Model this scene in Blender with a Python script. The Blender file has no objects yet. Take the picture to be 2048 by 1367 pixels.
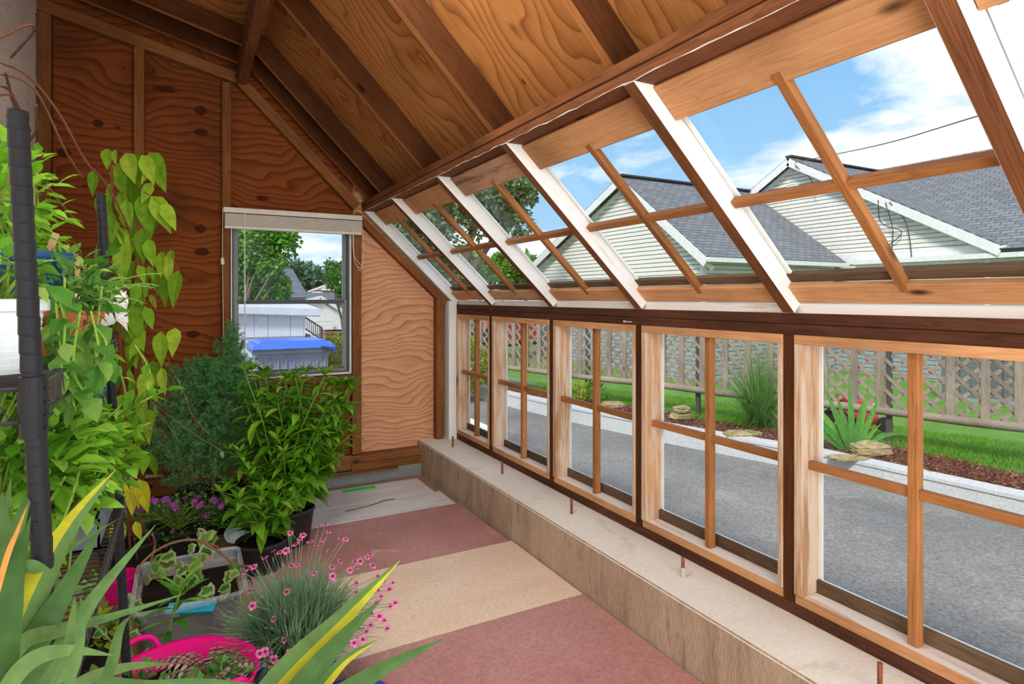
import bpy, bmesh, math, random
from mathutils import Vector, Matrix, noise as mnoise
PI = math.pi
R = random.Random(11)
SC = bpy.context.scene
COL = SC.collection
V = Vector

# ------------------------------------------------------------------ camera
FPX, YAW, V0, CAMZ = 1202.15, math.radians(28.43), 594.4, 1.39
SY, CY = math.sin(YAW), math.cos(YAW)
cd = bpy.data.cameras.new('camera'); cam = bpy.data.objects.new('camera', cd); COL.objects.link(cam)
cam.location = (0, 0, CAMZ); cam.rotation_euler = (PI/2, 0, -YAW)
cd.sensor_fit = 'HORIZONTAL'; cd.sensor_width = 36; cd.lens = FPX/2048*36
cd.shift_y = -(683.5-V0)/2048; cd.clip_start = .02; cd.clip_end = 500
SC.camera = cam

def at(u, v, t=None, X=None, Y=None, Z=None):
    """photo pixel and a distance (or a plane) -> a point of the place"""
    a = (u-1024)/FPX; dx = SY+a*CY; dy = CY-a*SY; dz = (V0-v)/FPX
    if X is not None: t = X/dx
    elif Y is not None: t = Y/dy
    elif Z is not None: t = (Z-CAMZ)/dz
    return V((t*dx, t*dy, CAMZ+t*dz))

# ------------------------------------------------------------------ materials
MC = {}
def newmat(name):
    m = bpy.data.materials.new(name); m.use_nodes = True
    nt = m.node_tree; nt.nodes.clear(); return m, nt
def nd(nt, t, **k):
    n = nt.nodes.new(t)
    for a, b in k.items():
        if a.startswith('i_'):
            n.inputs[a[2:].replace('_', ' ')].default_value = b
        else: setattr(n, a, b)
    return n
def lk(nt, a, b): nt.links.new(a, b)
def rgb(c, a=1): return (c[0], c[1], c[2], a)
def s2l(r, g, b):
    f = lambda c: (c/255/12.92) if c/255 <= .04045 else ((c/255+.055)/1.055)**2.4
    return (f(r), f(g), f(b))
def ramp(nt, stops, interp='LINEAR'):
    r = nd(nt, 'ShaderNodeValToRGB'); cr = r.color_ramp; cr.interpolation = interp
    cr.elements[0].position = stops[0][0]; cr.elements[0].color = rgb(stops[0][1])
    cr.elements[1].position = stops[-1][0]; cr.elements[1].color = rgb(stops[-1][1])
    for p, c in stops[1:-1]:
        e = cr.elements.new(p); e.color = rgb(c)
    return r
def math_(nt, op, a=None, b=None, va=0, vb=0):
    n = nd(nt, 'ShaderNodeMath', operation=op)
    if a is not None: lk(nt, a, n.inputs[0])
    else: n.inputs[0].default_value = va
    if b is not None: lk(nt, b, n.inputs[1])
    else: n.inputs[1].default_value = vb
    return n.outputs[0]
def mix(nt, fac, a, b, blend='MIX'):
    n = nd(nt, 'ShaderNodeMix', data_type='RGBA', blend_type=blend)
    for sock, val in ((n.inputs[0], fac), (n.inputs[6], a), (n.inputs[7], b)):
        if isinstance(val, (float, int)): sock.default_value = val
        elif isinstance(val, tuple): sock.default_value = rgb(val)
        else: lk(nt, val, sock)
    return n.outputs[2]
def coords(nt, scale=(1, 1, 1), rand=True):
    tc = nd(nt, 'ShaderNodeTexCoord'); out = tc.outputs['Object']
    if rand:
        oi = nd(nt, 'ShaderNodeObjectInfo')
        ad = nd(nt, 'ShaderNodeVectorMath', operation='ADD')
        mu = nd(nt, 'ShaderNodeMath', operation='MULTIPLY'); mu.inputs[1].default_value = 37.0
        lk(nt, oi.outputs['Random'], mu.inputs[0]); lk(nt, out, ad.inputs[0]); lk(nt, mu.outputs[0], ad.inputs[1]); out = ad.outputs[0]
    mp = nd(nt, 'ShaderNodeMapping'); mp.inputs['Scale'].default_value = scale
    lk(nt, out, mp.inputs[0]); return mp.outputs[0]
def noise_(nt, vec, scale=1, detail=4, rough=.55, dist=0):
    n = nd(nt, 'ShaderNodeTexNoise'); n.inputs['Scale'].default_value = scale; n.inputs['Detail'].default_value = detail
    n.inputs['Roughness'].default_value = rough; n.inputs['Distortion'].default_value = dist
    lk(nt, vec, n.inputs['Vector']); return n.outputs['Fac']
def finish(nt, color, rough=.7, bump=None, bstr=.2, metal=0, spec=.3, extra=None):
    b = nd(nt, 'ShaderNodeBsdfPrincipled'); o = nd(nt, 'ShaderNodeOutputMaterial')
    if isinstance(color, tuple): b.inputs['Base Color'].default_value = rgb(color)
    else: lk(nt, color, b.inputs['Base Color'])
    b.inputs['Roughness'].default_value = rough; b.inputs['Metallic'].default_value = metal
    b.inputs['Specular IOR Level'].default_value = spec
    if bump is not None:
        bp = nd(nt, 'ShaderNodeBump'); bp.inputs['Strength'].default_value = bstr; bp.inputs['Distance'].default_value = .01
        lk(nt, bump, bp.inputs['Height']); lk(nt, bp.outputs[0], b.inputs['Normal'])
    for k, v in (extra or {}).items(): b.inputs[k].default_value = v
    lk(nt, b.outputs[0], o.inputs[0]); return b

def wood(name, light, dark, knot=None, contrast=1.0, wash=None, rough=.75, axis='X', washamt=.5):
    """sawn lumber, grain along local X"""
    m, nt = newmat(name)
    c = coords(nt, (1, 1, 1))
    mp = nd(nt, 'ShaderNodeMapping'); mp.inputs['Scale'].default_value = (.9, 11, 11); lk(nt, c, mp.inputs[0])
    n1 = noise_(nt, mp.outputs[0], 1.6, 5, .6, .6)
    mp2 = nd(nt, 'ShaderNodeMapping'); mp2.inputs['Scale'].default_value = (3, 110, 110); lk(nt, c, mp2.inputs[0])
    n2 = noise_(nt, mp2.outputs[0], 1.5, 3, .6)
    rings = math_(nt, 'FRACT', math_(nt, 'MULTIPLY', n1, vb=7))
    r1 = ramp(nt, [(0, light), (.55, tuple(.75*a+.25*b for a, b in zip(light, dark))), (.85, dark), (1, light)]); lk(nt, rings, r1.inputs[0])
    col = mix(nt, .6*contrast, light, r1.outputs[0])
    r2 = ramp(nt, [(.3, dark), (.62, light)]); lk(nt, n2, r2.inputs[0])
    col = mix(nt, .35, col, r2.outputs[0])
    big = noise_(nt, c, 1.7, 3)
    r3 = ramp(nt, [(.3, (.6, .56, .52)), (.65, (1.08, 1.05, 1))]); lk(nt, big, r3.inputs[0])
    col = mix(nt, 1.0, col, r3.outputs[0], 'MULTIPLY')
    if knot is not None:
        mk = nd(nt, 'ShaderNodeMapping'); mk.inputs['Scale'].default_value = (2.6, 7, 7); lk(nt, c, mk.inputs[0])
        vo = nd(nt, 'ShaderNodeTexVoronoi'); lk(nt, mk.outputs[0], vo.inputs['Vector']); vo.inputs['Scale'].default_value = 1.0
        rk = ramp(nt, [(.05, (1, 1, 1)), (.13, (0, 0, 0))]); lk(nt, vo.outputs['Distance'], rk.inputs[0])
        col = mix(nt, rk.outputs[0], col, knot)
    if wash is not None:
        nw = noise_(nt, mp.outputs[0], 2.2, 4, .7)
        rw = ramp(nt, [(.74-.42*washamt, (.06, .06, .06)), (.9-.42*washamt, (.92, .92, .92))]); lk(nt, nw, rw.inputs[0])
        col = mix(nt, rw.outputs[0], col, wash)
    finish(nt, col, rough, n2, .25, spec=.2)
    return m

def plywood(name, light, dark, deep, plane='XZ', kz=17, amp=2.6, stain=.5, nstain=(.03, .015, .006)):
    """rotary-cut sheet: contour-like figure"""
    m, nt = newmat(name)
    tc = nd(nt, 'ShaderNodeTexCoord'); sp = nd(nt, 'ShaderNodeSeparateXYZ'); lk(nt, tc.outputs['Object'], sp.inputs[0])
    A, B = {'XZ': (0, 2), 'YX': (0, 1), 'XY': (1, 0)}[plane]     # A along the grain, B across
    cb = nd(nt, 'ShaderNodeCombineXYZ')
    lk(nt, math_(nt, 'MULTIPLY', sp.outputs[A], vb=1.5), cb.inputs[0]); lk(nt, math_(nt, 'MULTIPLY', sp.outputs[B], vb=2.6), cb.inputs[1])
    n1 = noise_(nt, cb.outputs[0], 1.0, 2.0, .42, .15)
    f = math_(nt, 'ADD', math_(nt, 'MULTIPLY', sp.outputs[B], vb=kz), math_(nt, 'MULTIPLY', n1, vb=amp*kz/4))
    fr = math_(nt, 'FRACT', f)
    r1 = ramp(nt, [(0, light), (.45, tuple(.8*a+.2*b for a, b in zip(light, dark))), (.8, dark), (.93, deep), (1, light)]); lk(nt, fr, r1.inputs[0])
    c2 = nd(nt, 'ShaderNodeCombineXYZ')
    lk(nt, math_(nt, 'MULTIPLY', sp.outputs[A], vb=6), c2.inputs[0]); lk(nt, math_(nt, 'MULTIPLY', sp.outputs[B], vb=160), c2.inputs[1])
    fine = noise_(nt, c2.outputs[0], 1, 3)
    rf = ramp(nt, [(.3, (.78, .74, .7)), (.7, (1.08, 1.08, 1.08))]); lk(nt, fine, rf.inputs[0])
    col = mix(nt, 1.0, mix(nt, .72, light, r1.outputs[0]), rf.outputs[0], 'MULTIPLY')
    nb = noise_(nt, tc.outputs['Object'], 1.4, 4, .6)
    rb = ramp(nt, [(.52, (0, 0, 0)), (.8, (stain, stain, stain))]); lk(nt, nb, rb.inputs[0])
    col = mix(nt, rb.outputs[0], col, nstain)
    vo = nd(nt, 'ShaderNodeTexVoronoi'); vo.inputs['Scale'].default_value = 2.3; lk(nt, cb.outputs[0], vo.inputs['Vector'])
    rk = ramp(nt, [(.03, (.85, .85, .85)), (.075, (0, 0, 0))]); lk(nt, vo.outputs['Distance'], rk.inputs[0])
    col = mix(nt, rk.outputs[0], col, tuple(x*.5 for x in deep))
    finish(nt, col, .78, fine, .12, spec=.2)
    return m

def blotch(name, c1, c2, c3=None, scale=3, stretch=(1, 1, 1), rough=.8, bump=.2, detail=6, t3=(.6, .75), fine=60, fineamt=.15, metal=0, spec=.3, rand=True):
    m, nt = newmat(name); c = coords(nt, stretch, rand)
    n1 = noise_(nt, c, scale, detail, .62, .3)
    r1 = ramp(nt, [(.3, c1), (.7, c2)]); lk(nt, n1, r1.inputs[0]); col = r1.outputs[0]
    if c3:
        n3 = noise_(nt, c, scale*2.1, 5, .7, .8); r3 = ramp(nt, [(t3[0], (0, 0, 0)), (t3[1], (1, 1, 1))]); lk(nt, n3, r3.inputs[0])
        col = mix(nt, r3.outputs[0], col, c3)
    nf = noise_(nt, c, fine, 3)
    rf = ramp(nt, [(.3, (1-fineamt,)*3), (.7, (1+fineamt,)*3)]); lk(nt, nf, rf.inputs[0])
    col = mix(nt, 1.0, col, rf.outputs[0], 'MULTIPLY')
    finish(nt, col, rough, nf, bump, metal, spec); return m

def plain(name, c, rough=.5, metal=0, spec=.4, extra=None):
    m, nt = newmat(name); cc = coords(nt)
    n = noise_(nt, cc, 14, 3); r = ramp(nt, [(.3, tuple(x*.9 for x in c)), (.7, tuple(min(1, x*1.06) for x in c))]); lk(nt, n, r.inputs[0])
    finish(nt, r.outputs[0], rough, None, 0, metal, spec, extra); return m

def leafmat(name, c1, c2, c3=None, rough=.45, trans=.35, spec=.35, vein=True):
    m, nt = newmat(name)
    g = nd(nt, 'ShaderNodeNewGeometry')
    st = [(0, c1), (.55, c2)] + ([(1, c3)] if c3 else [(1, c2)])
    r = ramp(nt, st); lk(nt, g.outputs['Random Per Island'], r.inputs[0]); col = r.outputs[0]
    tc = nd(nt, 'ShaderNodeTexCoord'); n = noise_(nt, tc.outputs['Object'], 30, 2)
    rr = ramp(nt, [(.3, (.8, .8, .8)), (.7, (1.15, 1.15, 1.15))]); lk(nt, n, rr.inputs[0])
    col = mix(nt, 1.0, col, rr.outputs[0], 'MULTIPLY')
    b = nd(nt, 'ShaderNodeBsdfPrincipled'); lk(nt, col, b.inputs['Base Color']); b.inputs['Roughness'].default_value = rough
    b.inputs['Specular IOR Level'].default_value = spec
    t = nd(nt, 'ShaderNodeBsdfTranslucent'); lk(nt, mix(nt, 1.0, col, (1.25, 1.15, .6), 'MULTIPLY'), t.inputs[0])
    mx = nd(nt, 'ShaderNodeMixShader'); mx.inputs[0].default_value = trans
    o = nd(nt, 'ShaderNodeOutputMaterial'); lk(nt, b.outputs[0], mx.inputs[1]); lk(nt, t.outputs[0], mx.inputs[2]); lk(nt, mx.outputs[0], o.inputs[0])
    return m

def glassmat(name, tint=(.97, .985, .98), refl=.05, haze=.008):
    m, nt = newmat(name)
    t = nd(nt, 'ShaderNodeBsdfTransparent'); t.inputs[0].default_value = rgb(tint)
    g = nd(nt, 'ShaderNodeBsdfGlossy'); g.inputs['Roughness'].default_value = .02
    lwt = nd(nt, 'ShaderNodeLayerWeight'); lw = nd(nt, 'ShaderNodeMath', operation='MULTIPLY_ADD'); pw = nd(nt, 'ShaderNodeMath', operation='POWER'); pw.inputs[1].default_value = 4.0; lk(nt, lwt.outputs['Facing'], pw.inputs[0]); lk(nt, pw.outputs[0], lw.inputs[0]); lw.inputs[1].default_value = .3; lw.inputs[2].default_value = .012
    d = nd(nt, 'ShaderNodeBsdfDiffuse'); d.inputs[0].default_value = (.8, .82, .8, 1)
    mx = nd(nt, 'ShaderNodeMixShader'); lk(nt, lw.outputs[0], mx.inputs[0]); lk(nt, t.outputs[0], mx.inputs[1]); lk(nt, g.outputs[0], mx.inputs[2])
    c = coords(nt); n = noise_(nt, c, 5, 5, .7); r = ramp(nt, [(.45, (0, 0, 0)), (.85, (haze*4,)*3)]); lk(nt, n, r.inputs[0])
    mx2 = nd(nt, 'ShaderNodeMixShader'); lk(nt, r.outputs[0], mx2.inputs[0]); lk(nt, mx.outputs[0], mx2.inputs[1]); lk(nt, d.outputs[0], mx2.inputs[2])
    o = nd(nt, 'ShaderNodeOutputMaterial'); lk(nt, mx2.outputs[0], o.inputs[0]); return m

def clearmat(name, c=(.8, .85, .9), alpha=.35):
    m, nt = newmat(name)
    t = nd(nt, 'ShaderNodeBsdfTransparent'); p = nd(nt, 'ShaderNodeBsdfPrincipled'); p.inputs['Base Color'].default_value = rgb(c)
    p.inputs['Roughness'].default_value = .2; mx = nd(nt, 'ShaderNodeMixShader'); mx.inputs[0].default_value = alpha
    o = nd(nt, 'ShaderNodeOutputMaterial'); lk(nt, t.outputs[0], mx.inputs[1]); lk(nt, p.outputs[0], mx.inputs[2]); lk(nt, mx.outputs[0], o.inputs[0]); return m

M = {}
M['stud'] = wood('stud_wood', s2l(150, 98, 58), s2l(88, 50, 26), s2l(40, 22, 12))
M['darkstud'] = wood('dark_rafter_wood', s2l(92, 54, 28), s2l(46, 26, 13), s2l(25, 13, 8))
M['rafter_lit'] = wood('lit_rafter_wood', s2l(190, 128, 76), s2l(120, 74, 40))  # brightness of the lit undersides put into the wood colour
M['beam'] = wood('brown_beam_wood', s2l(138, 88, 58), s2l(78, 46, 28), s2l(40, 22, 14))
M['header'] = wood('dark_header_wood', s2l(98, 62, 46), s2l(50, 31, 23))
M['honey'] = wood('honey_pine', s2l(222, 168, 122), s2l(174, 116, 74), s2l(70, 42, 26), contrast=.8)
M['muntin'] = wood('muntin_wood', s2l(186, 126, 76), s2l(118, 72, 40), s2l(70, 40, 24), contrast=.85, rough=.55)
M['jamb'] = wood('pale_jamb_wood', s2l(208, 160, 118), s2l(168, 114, 74), s2l(84, 50, 32), contrast=.7, wash=s2l(214, 190, 168), washamt=.75)
M['sillw'] = wood('washed_sill_wood', s2l(226, 190, 160), s2l(190, 145, 112), contrast=.5, wash=s2l(236, 222, 210), washamt=1.0)
M['whitewood'] = wood('white_painted_wood', s2l(214, 204, 192), s2l(180, 160, 142), contrast=.3, wash=s2l(238, 236, 232), washamt=1.15)
M['whitesill'] = wood('worn_white_ledge', s2l(196, 172, 150), s2l(110, 80, 62), contrast=.5, wash=s2l(236, 230, 224), washamt=1.1)
M['stop'] = wood('dark_glass_stop', s2l(120, 98, 78), s2l(66, 52, 40))
M['mould'] = wood('mouldy_board', s2l(216, 176, 146), s2l(184, 130, 100), s2l(60, 34, 26), wash=s2l(120, 82, 68), washamt=.55)
M['ply_dark'] = plywood('red_brown_plywood', s2l(142, 78, 38), s2l(108, 52, 24), s2l(74, 34, 16), 'XZ', 19, 2.0, .7)
M['ply_light'] = plywood('lit_pink_plywood', s2l(226, 170, 128), s2l(204, 138, 96), s2l(152, 88, 58), 'XZ', 22, 1.8, .35, s2l(120, 70, 45))  # paler than the dark sheets: partly aged wood, partly window light in the colour
M['ply_roof'] = plywood('roof_sheathing', s2l(190, 128, 72), s2l(160, 98, 50), s2l(112, 64, 32), 'YX', 13, 3.0, .8)
M['plaster'] = blotch('grey_white_plaster', s2l(222, 214, 206), s2l(238, 232, 226), s2l(196, 184, 174), 3, (1, .4, 2), .9, .3)
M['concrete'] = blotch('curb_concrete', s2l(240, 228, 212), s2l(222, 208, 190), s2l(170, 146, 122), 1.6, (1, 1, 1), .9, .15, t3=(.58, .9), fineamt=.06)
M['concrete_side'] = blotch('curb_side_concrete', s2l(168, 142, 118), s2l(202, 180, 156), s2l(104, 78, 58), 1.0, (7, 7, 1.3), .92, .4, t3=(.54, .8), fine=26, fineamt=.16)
M['slab'] = blotch('dirt_slab', s2l(150, 122, 98), s2l(170, 142, 116), s2l(96, 72, 56), 3, rough=.95)
M['basewall'] = blotch('grey_block', s2l(128, 134, 134), s2l(148, 150, 146), s2l(160, 132, 104), 3, rough=.95)
M['redboard'] = blotch('maroon_painted_board', s2l(172, 118, 110), s2l(192, 144, 134), s2l(214, 190, 178), 2.0, (1, 1, 1), .75, .1, t3=(.62, .8))
M['tanboard'] = blotch('tan_board', s2l(226, 194, 166), s2l(236, 210, 184), s2l(206, 168, 138), 1.6, (1, 2.5, 1), .75, .1, t3=(.62, .85))
M['whiteboard'] = blotch('whitewashed_plank', s2l(214, 204, 196), s2l(232, 226, 220), s2l(180, 160, 150), 2.5, (1, 7, 1), .8, .2, t3=(.55, .8))
M['green_tape'] = plain('green_tape', s2l(50, 235, 90), .5)
M['rust'] = blotch('rusty_steel', s2l(120, 66, 44), s2l(150, 92, 66), None, 30, rough=.85)
M['paintedrod'] = plain('grey_sleeve', s2l(196, 186, 172), .8)
M['glass'] = glassmat('window_glass')
M['caulk'] = plain('white_caulk', s2l(232, 234, 230), .6)
M['vinyl'] = plain('white_vinyl', s2l(214, 214, 210), .45)
M['sash'] = plain('grey_aluminium_sash', s2l(140, 144, 142), .4, .2)
M['sashdark'] = plain('dark_sash_gasket', s2l(86, 90, 88), .5)
M['blind'] = plain('ivory_blind', s2l(226, 216, 204), .5, extra=None)
M['black'] = plain('black_powdercoat', (.022, .022, .026), .35, .3, .5)
M['wire'] = plain('dark_shelf_wire', (.09, .09, .095), .3, .7, .5)
M['soil'] = blotch('potting_soil', (.008, .006, .005), (.022, .015, .011), (.07, .045, .032), 20, rough=1, bump=1, t3=(.66, .72))
M['blackpot'] = plain('black_plastic_pot', (.03, .03, .032), .5)
M['bluepot'] = plain('blue_glazed_pot', s2l(36, 78, 128), .25, spec=.6)
M['bluepail'] = plain('blue_plastic', s2l(34, 84, 160), .35)
M['whitepot'] = plain('white_plastic_pot', s2l(214, 224, 226), .4)
M['terra'] = blotch('terracotta', s2l(190, 104, 70), s2l(206, 124, 88), None, 8, rough=.85)
M['magenta'] = plain('magenta_rubber', s2l(222, 8, 122), .4, extra={'Subsurface Weight': 0.0})
M['cyan'] = plain('cyan_plastic', s2l(40, 160, 190), .4)
M['labelwood'] = plain('pale_wood_label', s2l(228, 184, 138), .7)
M['clear'] = clearmat('clear_tote_plastic', (.85, .9, .95), .28)
M['wrap'] = clearmat('plastic_wrap', (.85, .85, .86), .62)
M['bag'] = clearmat('crinkled_bag', (.95, .9, .9), .45)
M['bagred'] = plain('red_print', s2l(200, 60, 60), .5)
M['greybin'] = plain('grey_bin', s2l(110, 118, 130), .5)
M['brownpot'] = plain('brown_pot', s2l(150, 110, 86), .6)
M['lg_clem'] = leafmat('clematis_leaf', s2l(88, 140, 24), s2l(130, 178, 44), s2l(170, 196, 62), trans=.5)
M['lg_yel'] = leafmat('yellowing_leaf', s2l(196, 190, 40), s2l(214, 206, 60), s2l(176, 186, 50), trans=.45)
M['lg_ivy'] = leafmat('ivy_leaf', s2l(60, 112, 46), s2l(96, 150, 60), s2l(150, 178, 90))
M['lg_var'] = leafmat('cream_ivy_leaf', s2l(196, 206, 150), s2l(150, 178, 96), s2l(104, 140, 62))
M['lg_mint'] = leafmat('mint_leaf', s2l(84, 140, 34), s2l(118, 178, 52), s2l(160, 205, 80), trans=.4)
M['lg_aster'] = leafmat('aster_leaf', s2l(66, 124, 26), s2l(104, 162, 40), s2l(150, 196, 60), trans=.4)
M['lg_jun'] = leafmat('juniper_needles', s2l(52, 116, 66), s2l(84, 156, 92), s2l(134, 186, 112), trans=.15, rough=.6)
M['lg_ger'] = leafmat('geranium_leaf', s2l(54, 102, 46), s2l(88, 142, 66), s2l(128, 172, 98))
M['lg_dia'] = leafmat('dianthus_blade', s2l(110, 144, 116), s2l(146, 174, 146), s2l(96, 146, 72), trans=.2)
M['lg_yuc'] = leafmat('yucca_blade', s2l(62, 98, 52), s2l(96, 132, 74), s2l(120, 150, 88), trans=.25, rough=.4)
M['lg_yucy'] = leafmat('yucca_yellow_edge', s2l(176, 178, 44), s2l(196, 194, 56), s2l(150, 165, 50), trans=.3)
M['lg_yuco'] = leafmat('dried_blade_edge', s2l(214, 140, 70), s2l(220, 160, 90), trans=.2)

M['lg_lily'] = leafmat('lily_leaf', s2l(48, 108, 30), s2l(82, 146, 48), s2l(120, 180, 70))
M['lg_fern'] = leafmat('painted_fern_frond', s2l(176, 178, 162), s2l(206, 204, 186), s2l(150, 104, 100))
M['lg_silver'] = leafmat('silver_leaf', s2l(150, 164, 150), s2l(190, 196, 184), s2l(120, 140, 116))
M['lg_iris'] = leafmat('iris_blade', s2l(70, 138, 58), s2l(104, 168, 78), s2l(134, 190, 80), trans=.35)
M['lg_tree'] = leafmat('tree_leaf', s2l(56, 110, 30), s2l(92, 150, 44), s2l(138, 184, 62), trans=.35)
M['lg_tree2'] = leafmat('grey_green_tree_leaf', s2l(76, 104, 66), s2l(110, 136, 88), s2l(140, 160, 104), trans=.3)
M['lg_con'] = leafmat('conifer_needles', s2l(66, 98, 76), s2l(98, 130, 100), s2l(124, 150, 116), trans=.15)
M['lg_bush'] = leafmat('yellow_green_bush', s2l(84, 120, 28), s2l(150, 168, 40), s2l(196, 186, 60), trans=.3)
M['grassb'] = leafmat('lawn_grass', s2l(72, 128, 34), s2l(104, 160, 48), s2l(150, 180, 80), trans=.3)
M['ornagrass'] = leafmat('ornamental_grass', s2l(64, 112, 48), s2l(98, 148, 66), s2l(140, 176, 96), trans=.3)
M['mulchc'] = leafmat('mulch_chip', s2l(84, 44, 32), s2l(128, 76, 60), s2l(166, 118, 98), trans=0, rough=.9)
M['stem_red'] = plain('reddish_stem', s2l(120, 66, 46), .7)
M['stem_grn'] = plain('green_stem', s2l(126, 158, 62), .6)
M['stem_brn'] = plain('brown_stem', s2l(140, 100, 76), .8)
M['twig'] = plain('dark_twig', s2l(88, 54, 42), .8)
M['bark'] = blotch('tree_bark', s2l(96, 84, 74), s2l(120, 106, 92), None, 12, (1, 1, .2), .95)
M['pet_pink'] = leafmat('pink_petal', s2l(228, 110, 172), s2l(236, 140, 192), s2l(216, 84, 150), trans=.3)
M['pet_dark'] = plain('dark_flower_eye', s2l(110, 22, 60), .6)
M['pet_purp'] = leafmat('purple_petal', s2l(168, 74, 186), s2l(188, 96, 200), s2l(200, 60, 160), trans=.3)
M['asphalt'] = blotch('asphalt', s2l(112, 110, 108), s2l(140, 136, 132), s2l(166, 156, 144), .9, (1, 1, 1), .9, .6, t3=(.55, .85), fine=60, fineamt=.35, rand=False)
M['wwall'] = blotch('white_painted_block', s2l(190, 192, 194), s2l(208, 208, 206), s2l(196, 180, 170), 2.5, rough=.85, t3=(.66, .8))
M['lawn'] = blotch('lawn_soil', s2l(84, 128, 46), s2l(110, 150, 60), s2l(150, 160, 90), 3, rough=1, rand=False)
M['mulch'] = blotch('mulch_bed_base', s2l(80, 44, 34), s2l(120, 74, 58), s2l(40, 24, 20), 25, rough=1, bump=1)
M['fencew'] = wood('weathered_fence_wood', s2l(172, 158, 144), s2l(106, 94, 84), s2l(80, 70, 62), contrast=1.0)
M['steelpost'] = plain('brown_steel_post', s2l(84, 72, 70), .6)
M['siding'] = plain('cream_siding', s2l(234, 228, 218), .6)
M['siding_shade'] = plain('shaded_cream_siding', s2l(150, 164, 170), .6)  # cream siding again, with the shade of the lower courses put into its colour
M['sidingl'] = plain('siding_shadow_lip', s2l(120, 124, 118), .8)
M['trimw'] = plain('white_house_trim', s2l(238, 234, 232), .5)
M['ac'] = plain('ac_cabinet', s2l(150, 154, 152), .5)
M['acd'] = plain('ac_dark_grey', s2l(70, 74, 74), .6)  # dark grey of the core behind the slats and of the fan guard
M['rock'] = blotch('lichen_rock', s2l(150, 132, 96), s2l(196, 174, 132), s2l(120, 124, 60), 5, (1, 1, 3), .95, 1.0, t3=(.5, .65))
M['red'] = plain('red_paint', s2l(206, 60, 56), .35)
M['yellow'] = plain('yellow_paint', s2l(244, 208, 60), .5)
M['carblue'] = plain('dark_blue_car_paint', s2l(60, 76, 110), .25, .3, .6)
M['carglass'] = plain('car_glass', s2l(150, 170, 184), .1, 0, .8)
M['tyre'] = plain('tyre_rubber', (.02, .02, .02), .8)
M['shedw'] = plain('lavender_white_shingle', s2l(206, 208, 220), .7)
M['binb'] = plain('lavender_grey_bin', s2l(152, 156, 178), .5)
M['binlid'] = plain('blue_bin_lid', s2l(66, 110, 216), .35)
M['brick'] = plain('brown_house_wall', s2l(176, 110, 60), .8)
M['pinkroof'] = plain('pale_pink_roof', s2l(206, 186, 176), .8)
M['paleconc'] = blotch('pale_driveway', s2l(224, 220, 212), s2l(236, 232, 226), None, 4, rough=.9)
M['toekick'] = plain('tan_flashing', s2l(190, 160, 130), .8)

def shingles(name, c1, c2):
    m, nt = newmat(name); tc = nd(nt, 'ShaderNodeTexCoord'); mp = nd(nt, 'ShaderNodeMapping'); lk(nt, tc.outputs['UV'], mp.inputs[0])
    b = nd(nt, 'ShaderNodeTexBrick'); lk(nt, mp.outputs[0], b.inputs['Vector'])
    b.inputs['Scale'].default_value = 1; b.inputs['Color1'].default_value = rgb(c1); b.inputs['Color2'].default_value = rgb(c2)
    b.inputs['Mortar'].default_value = rgb(tuple(x*.45 for x in c1)); b.inputs['Brick Width'].default_value = .3; b.inputs['Row Height'].default_value = .14
    b.inputs['Mortar Size'].default_value = .012
    n = noise_(nt, tc.outputs['Object'], 30, 3); r = ramp(nt, [(.3, (.82,)*3), (.7, (1.15,)*3)]); lk(nt, n, r.inputs[0])
    finish(nt, mix(nt, 1.0, b.outputs[0], r.outputs[0], 'MULTIPLY'), .95, spec=.1); return m
M['shingle'] = shingles('asphalt_shingles', s2l(116, 118, 122), s2l(134, 136, 140))
M['shingle2'] = shingles('dark_asphalt_shingles', s2l(104, 106, 116), s2l(120, 122, 132))

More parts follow.
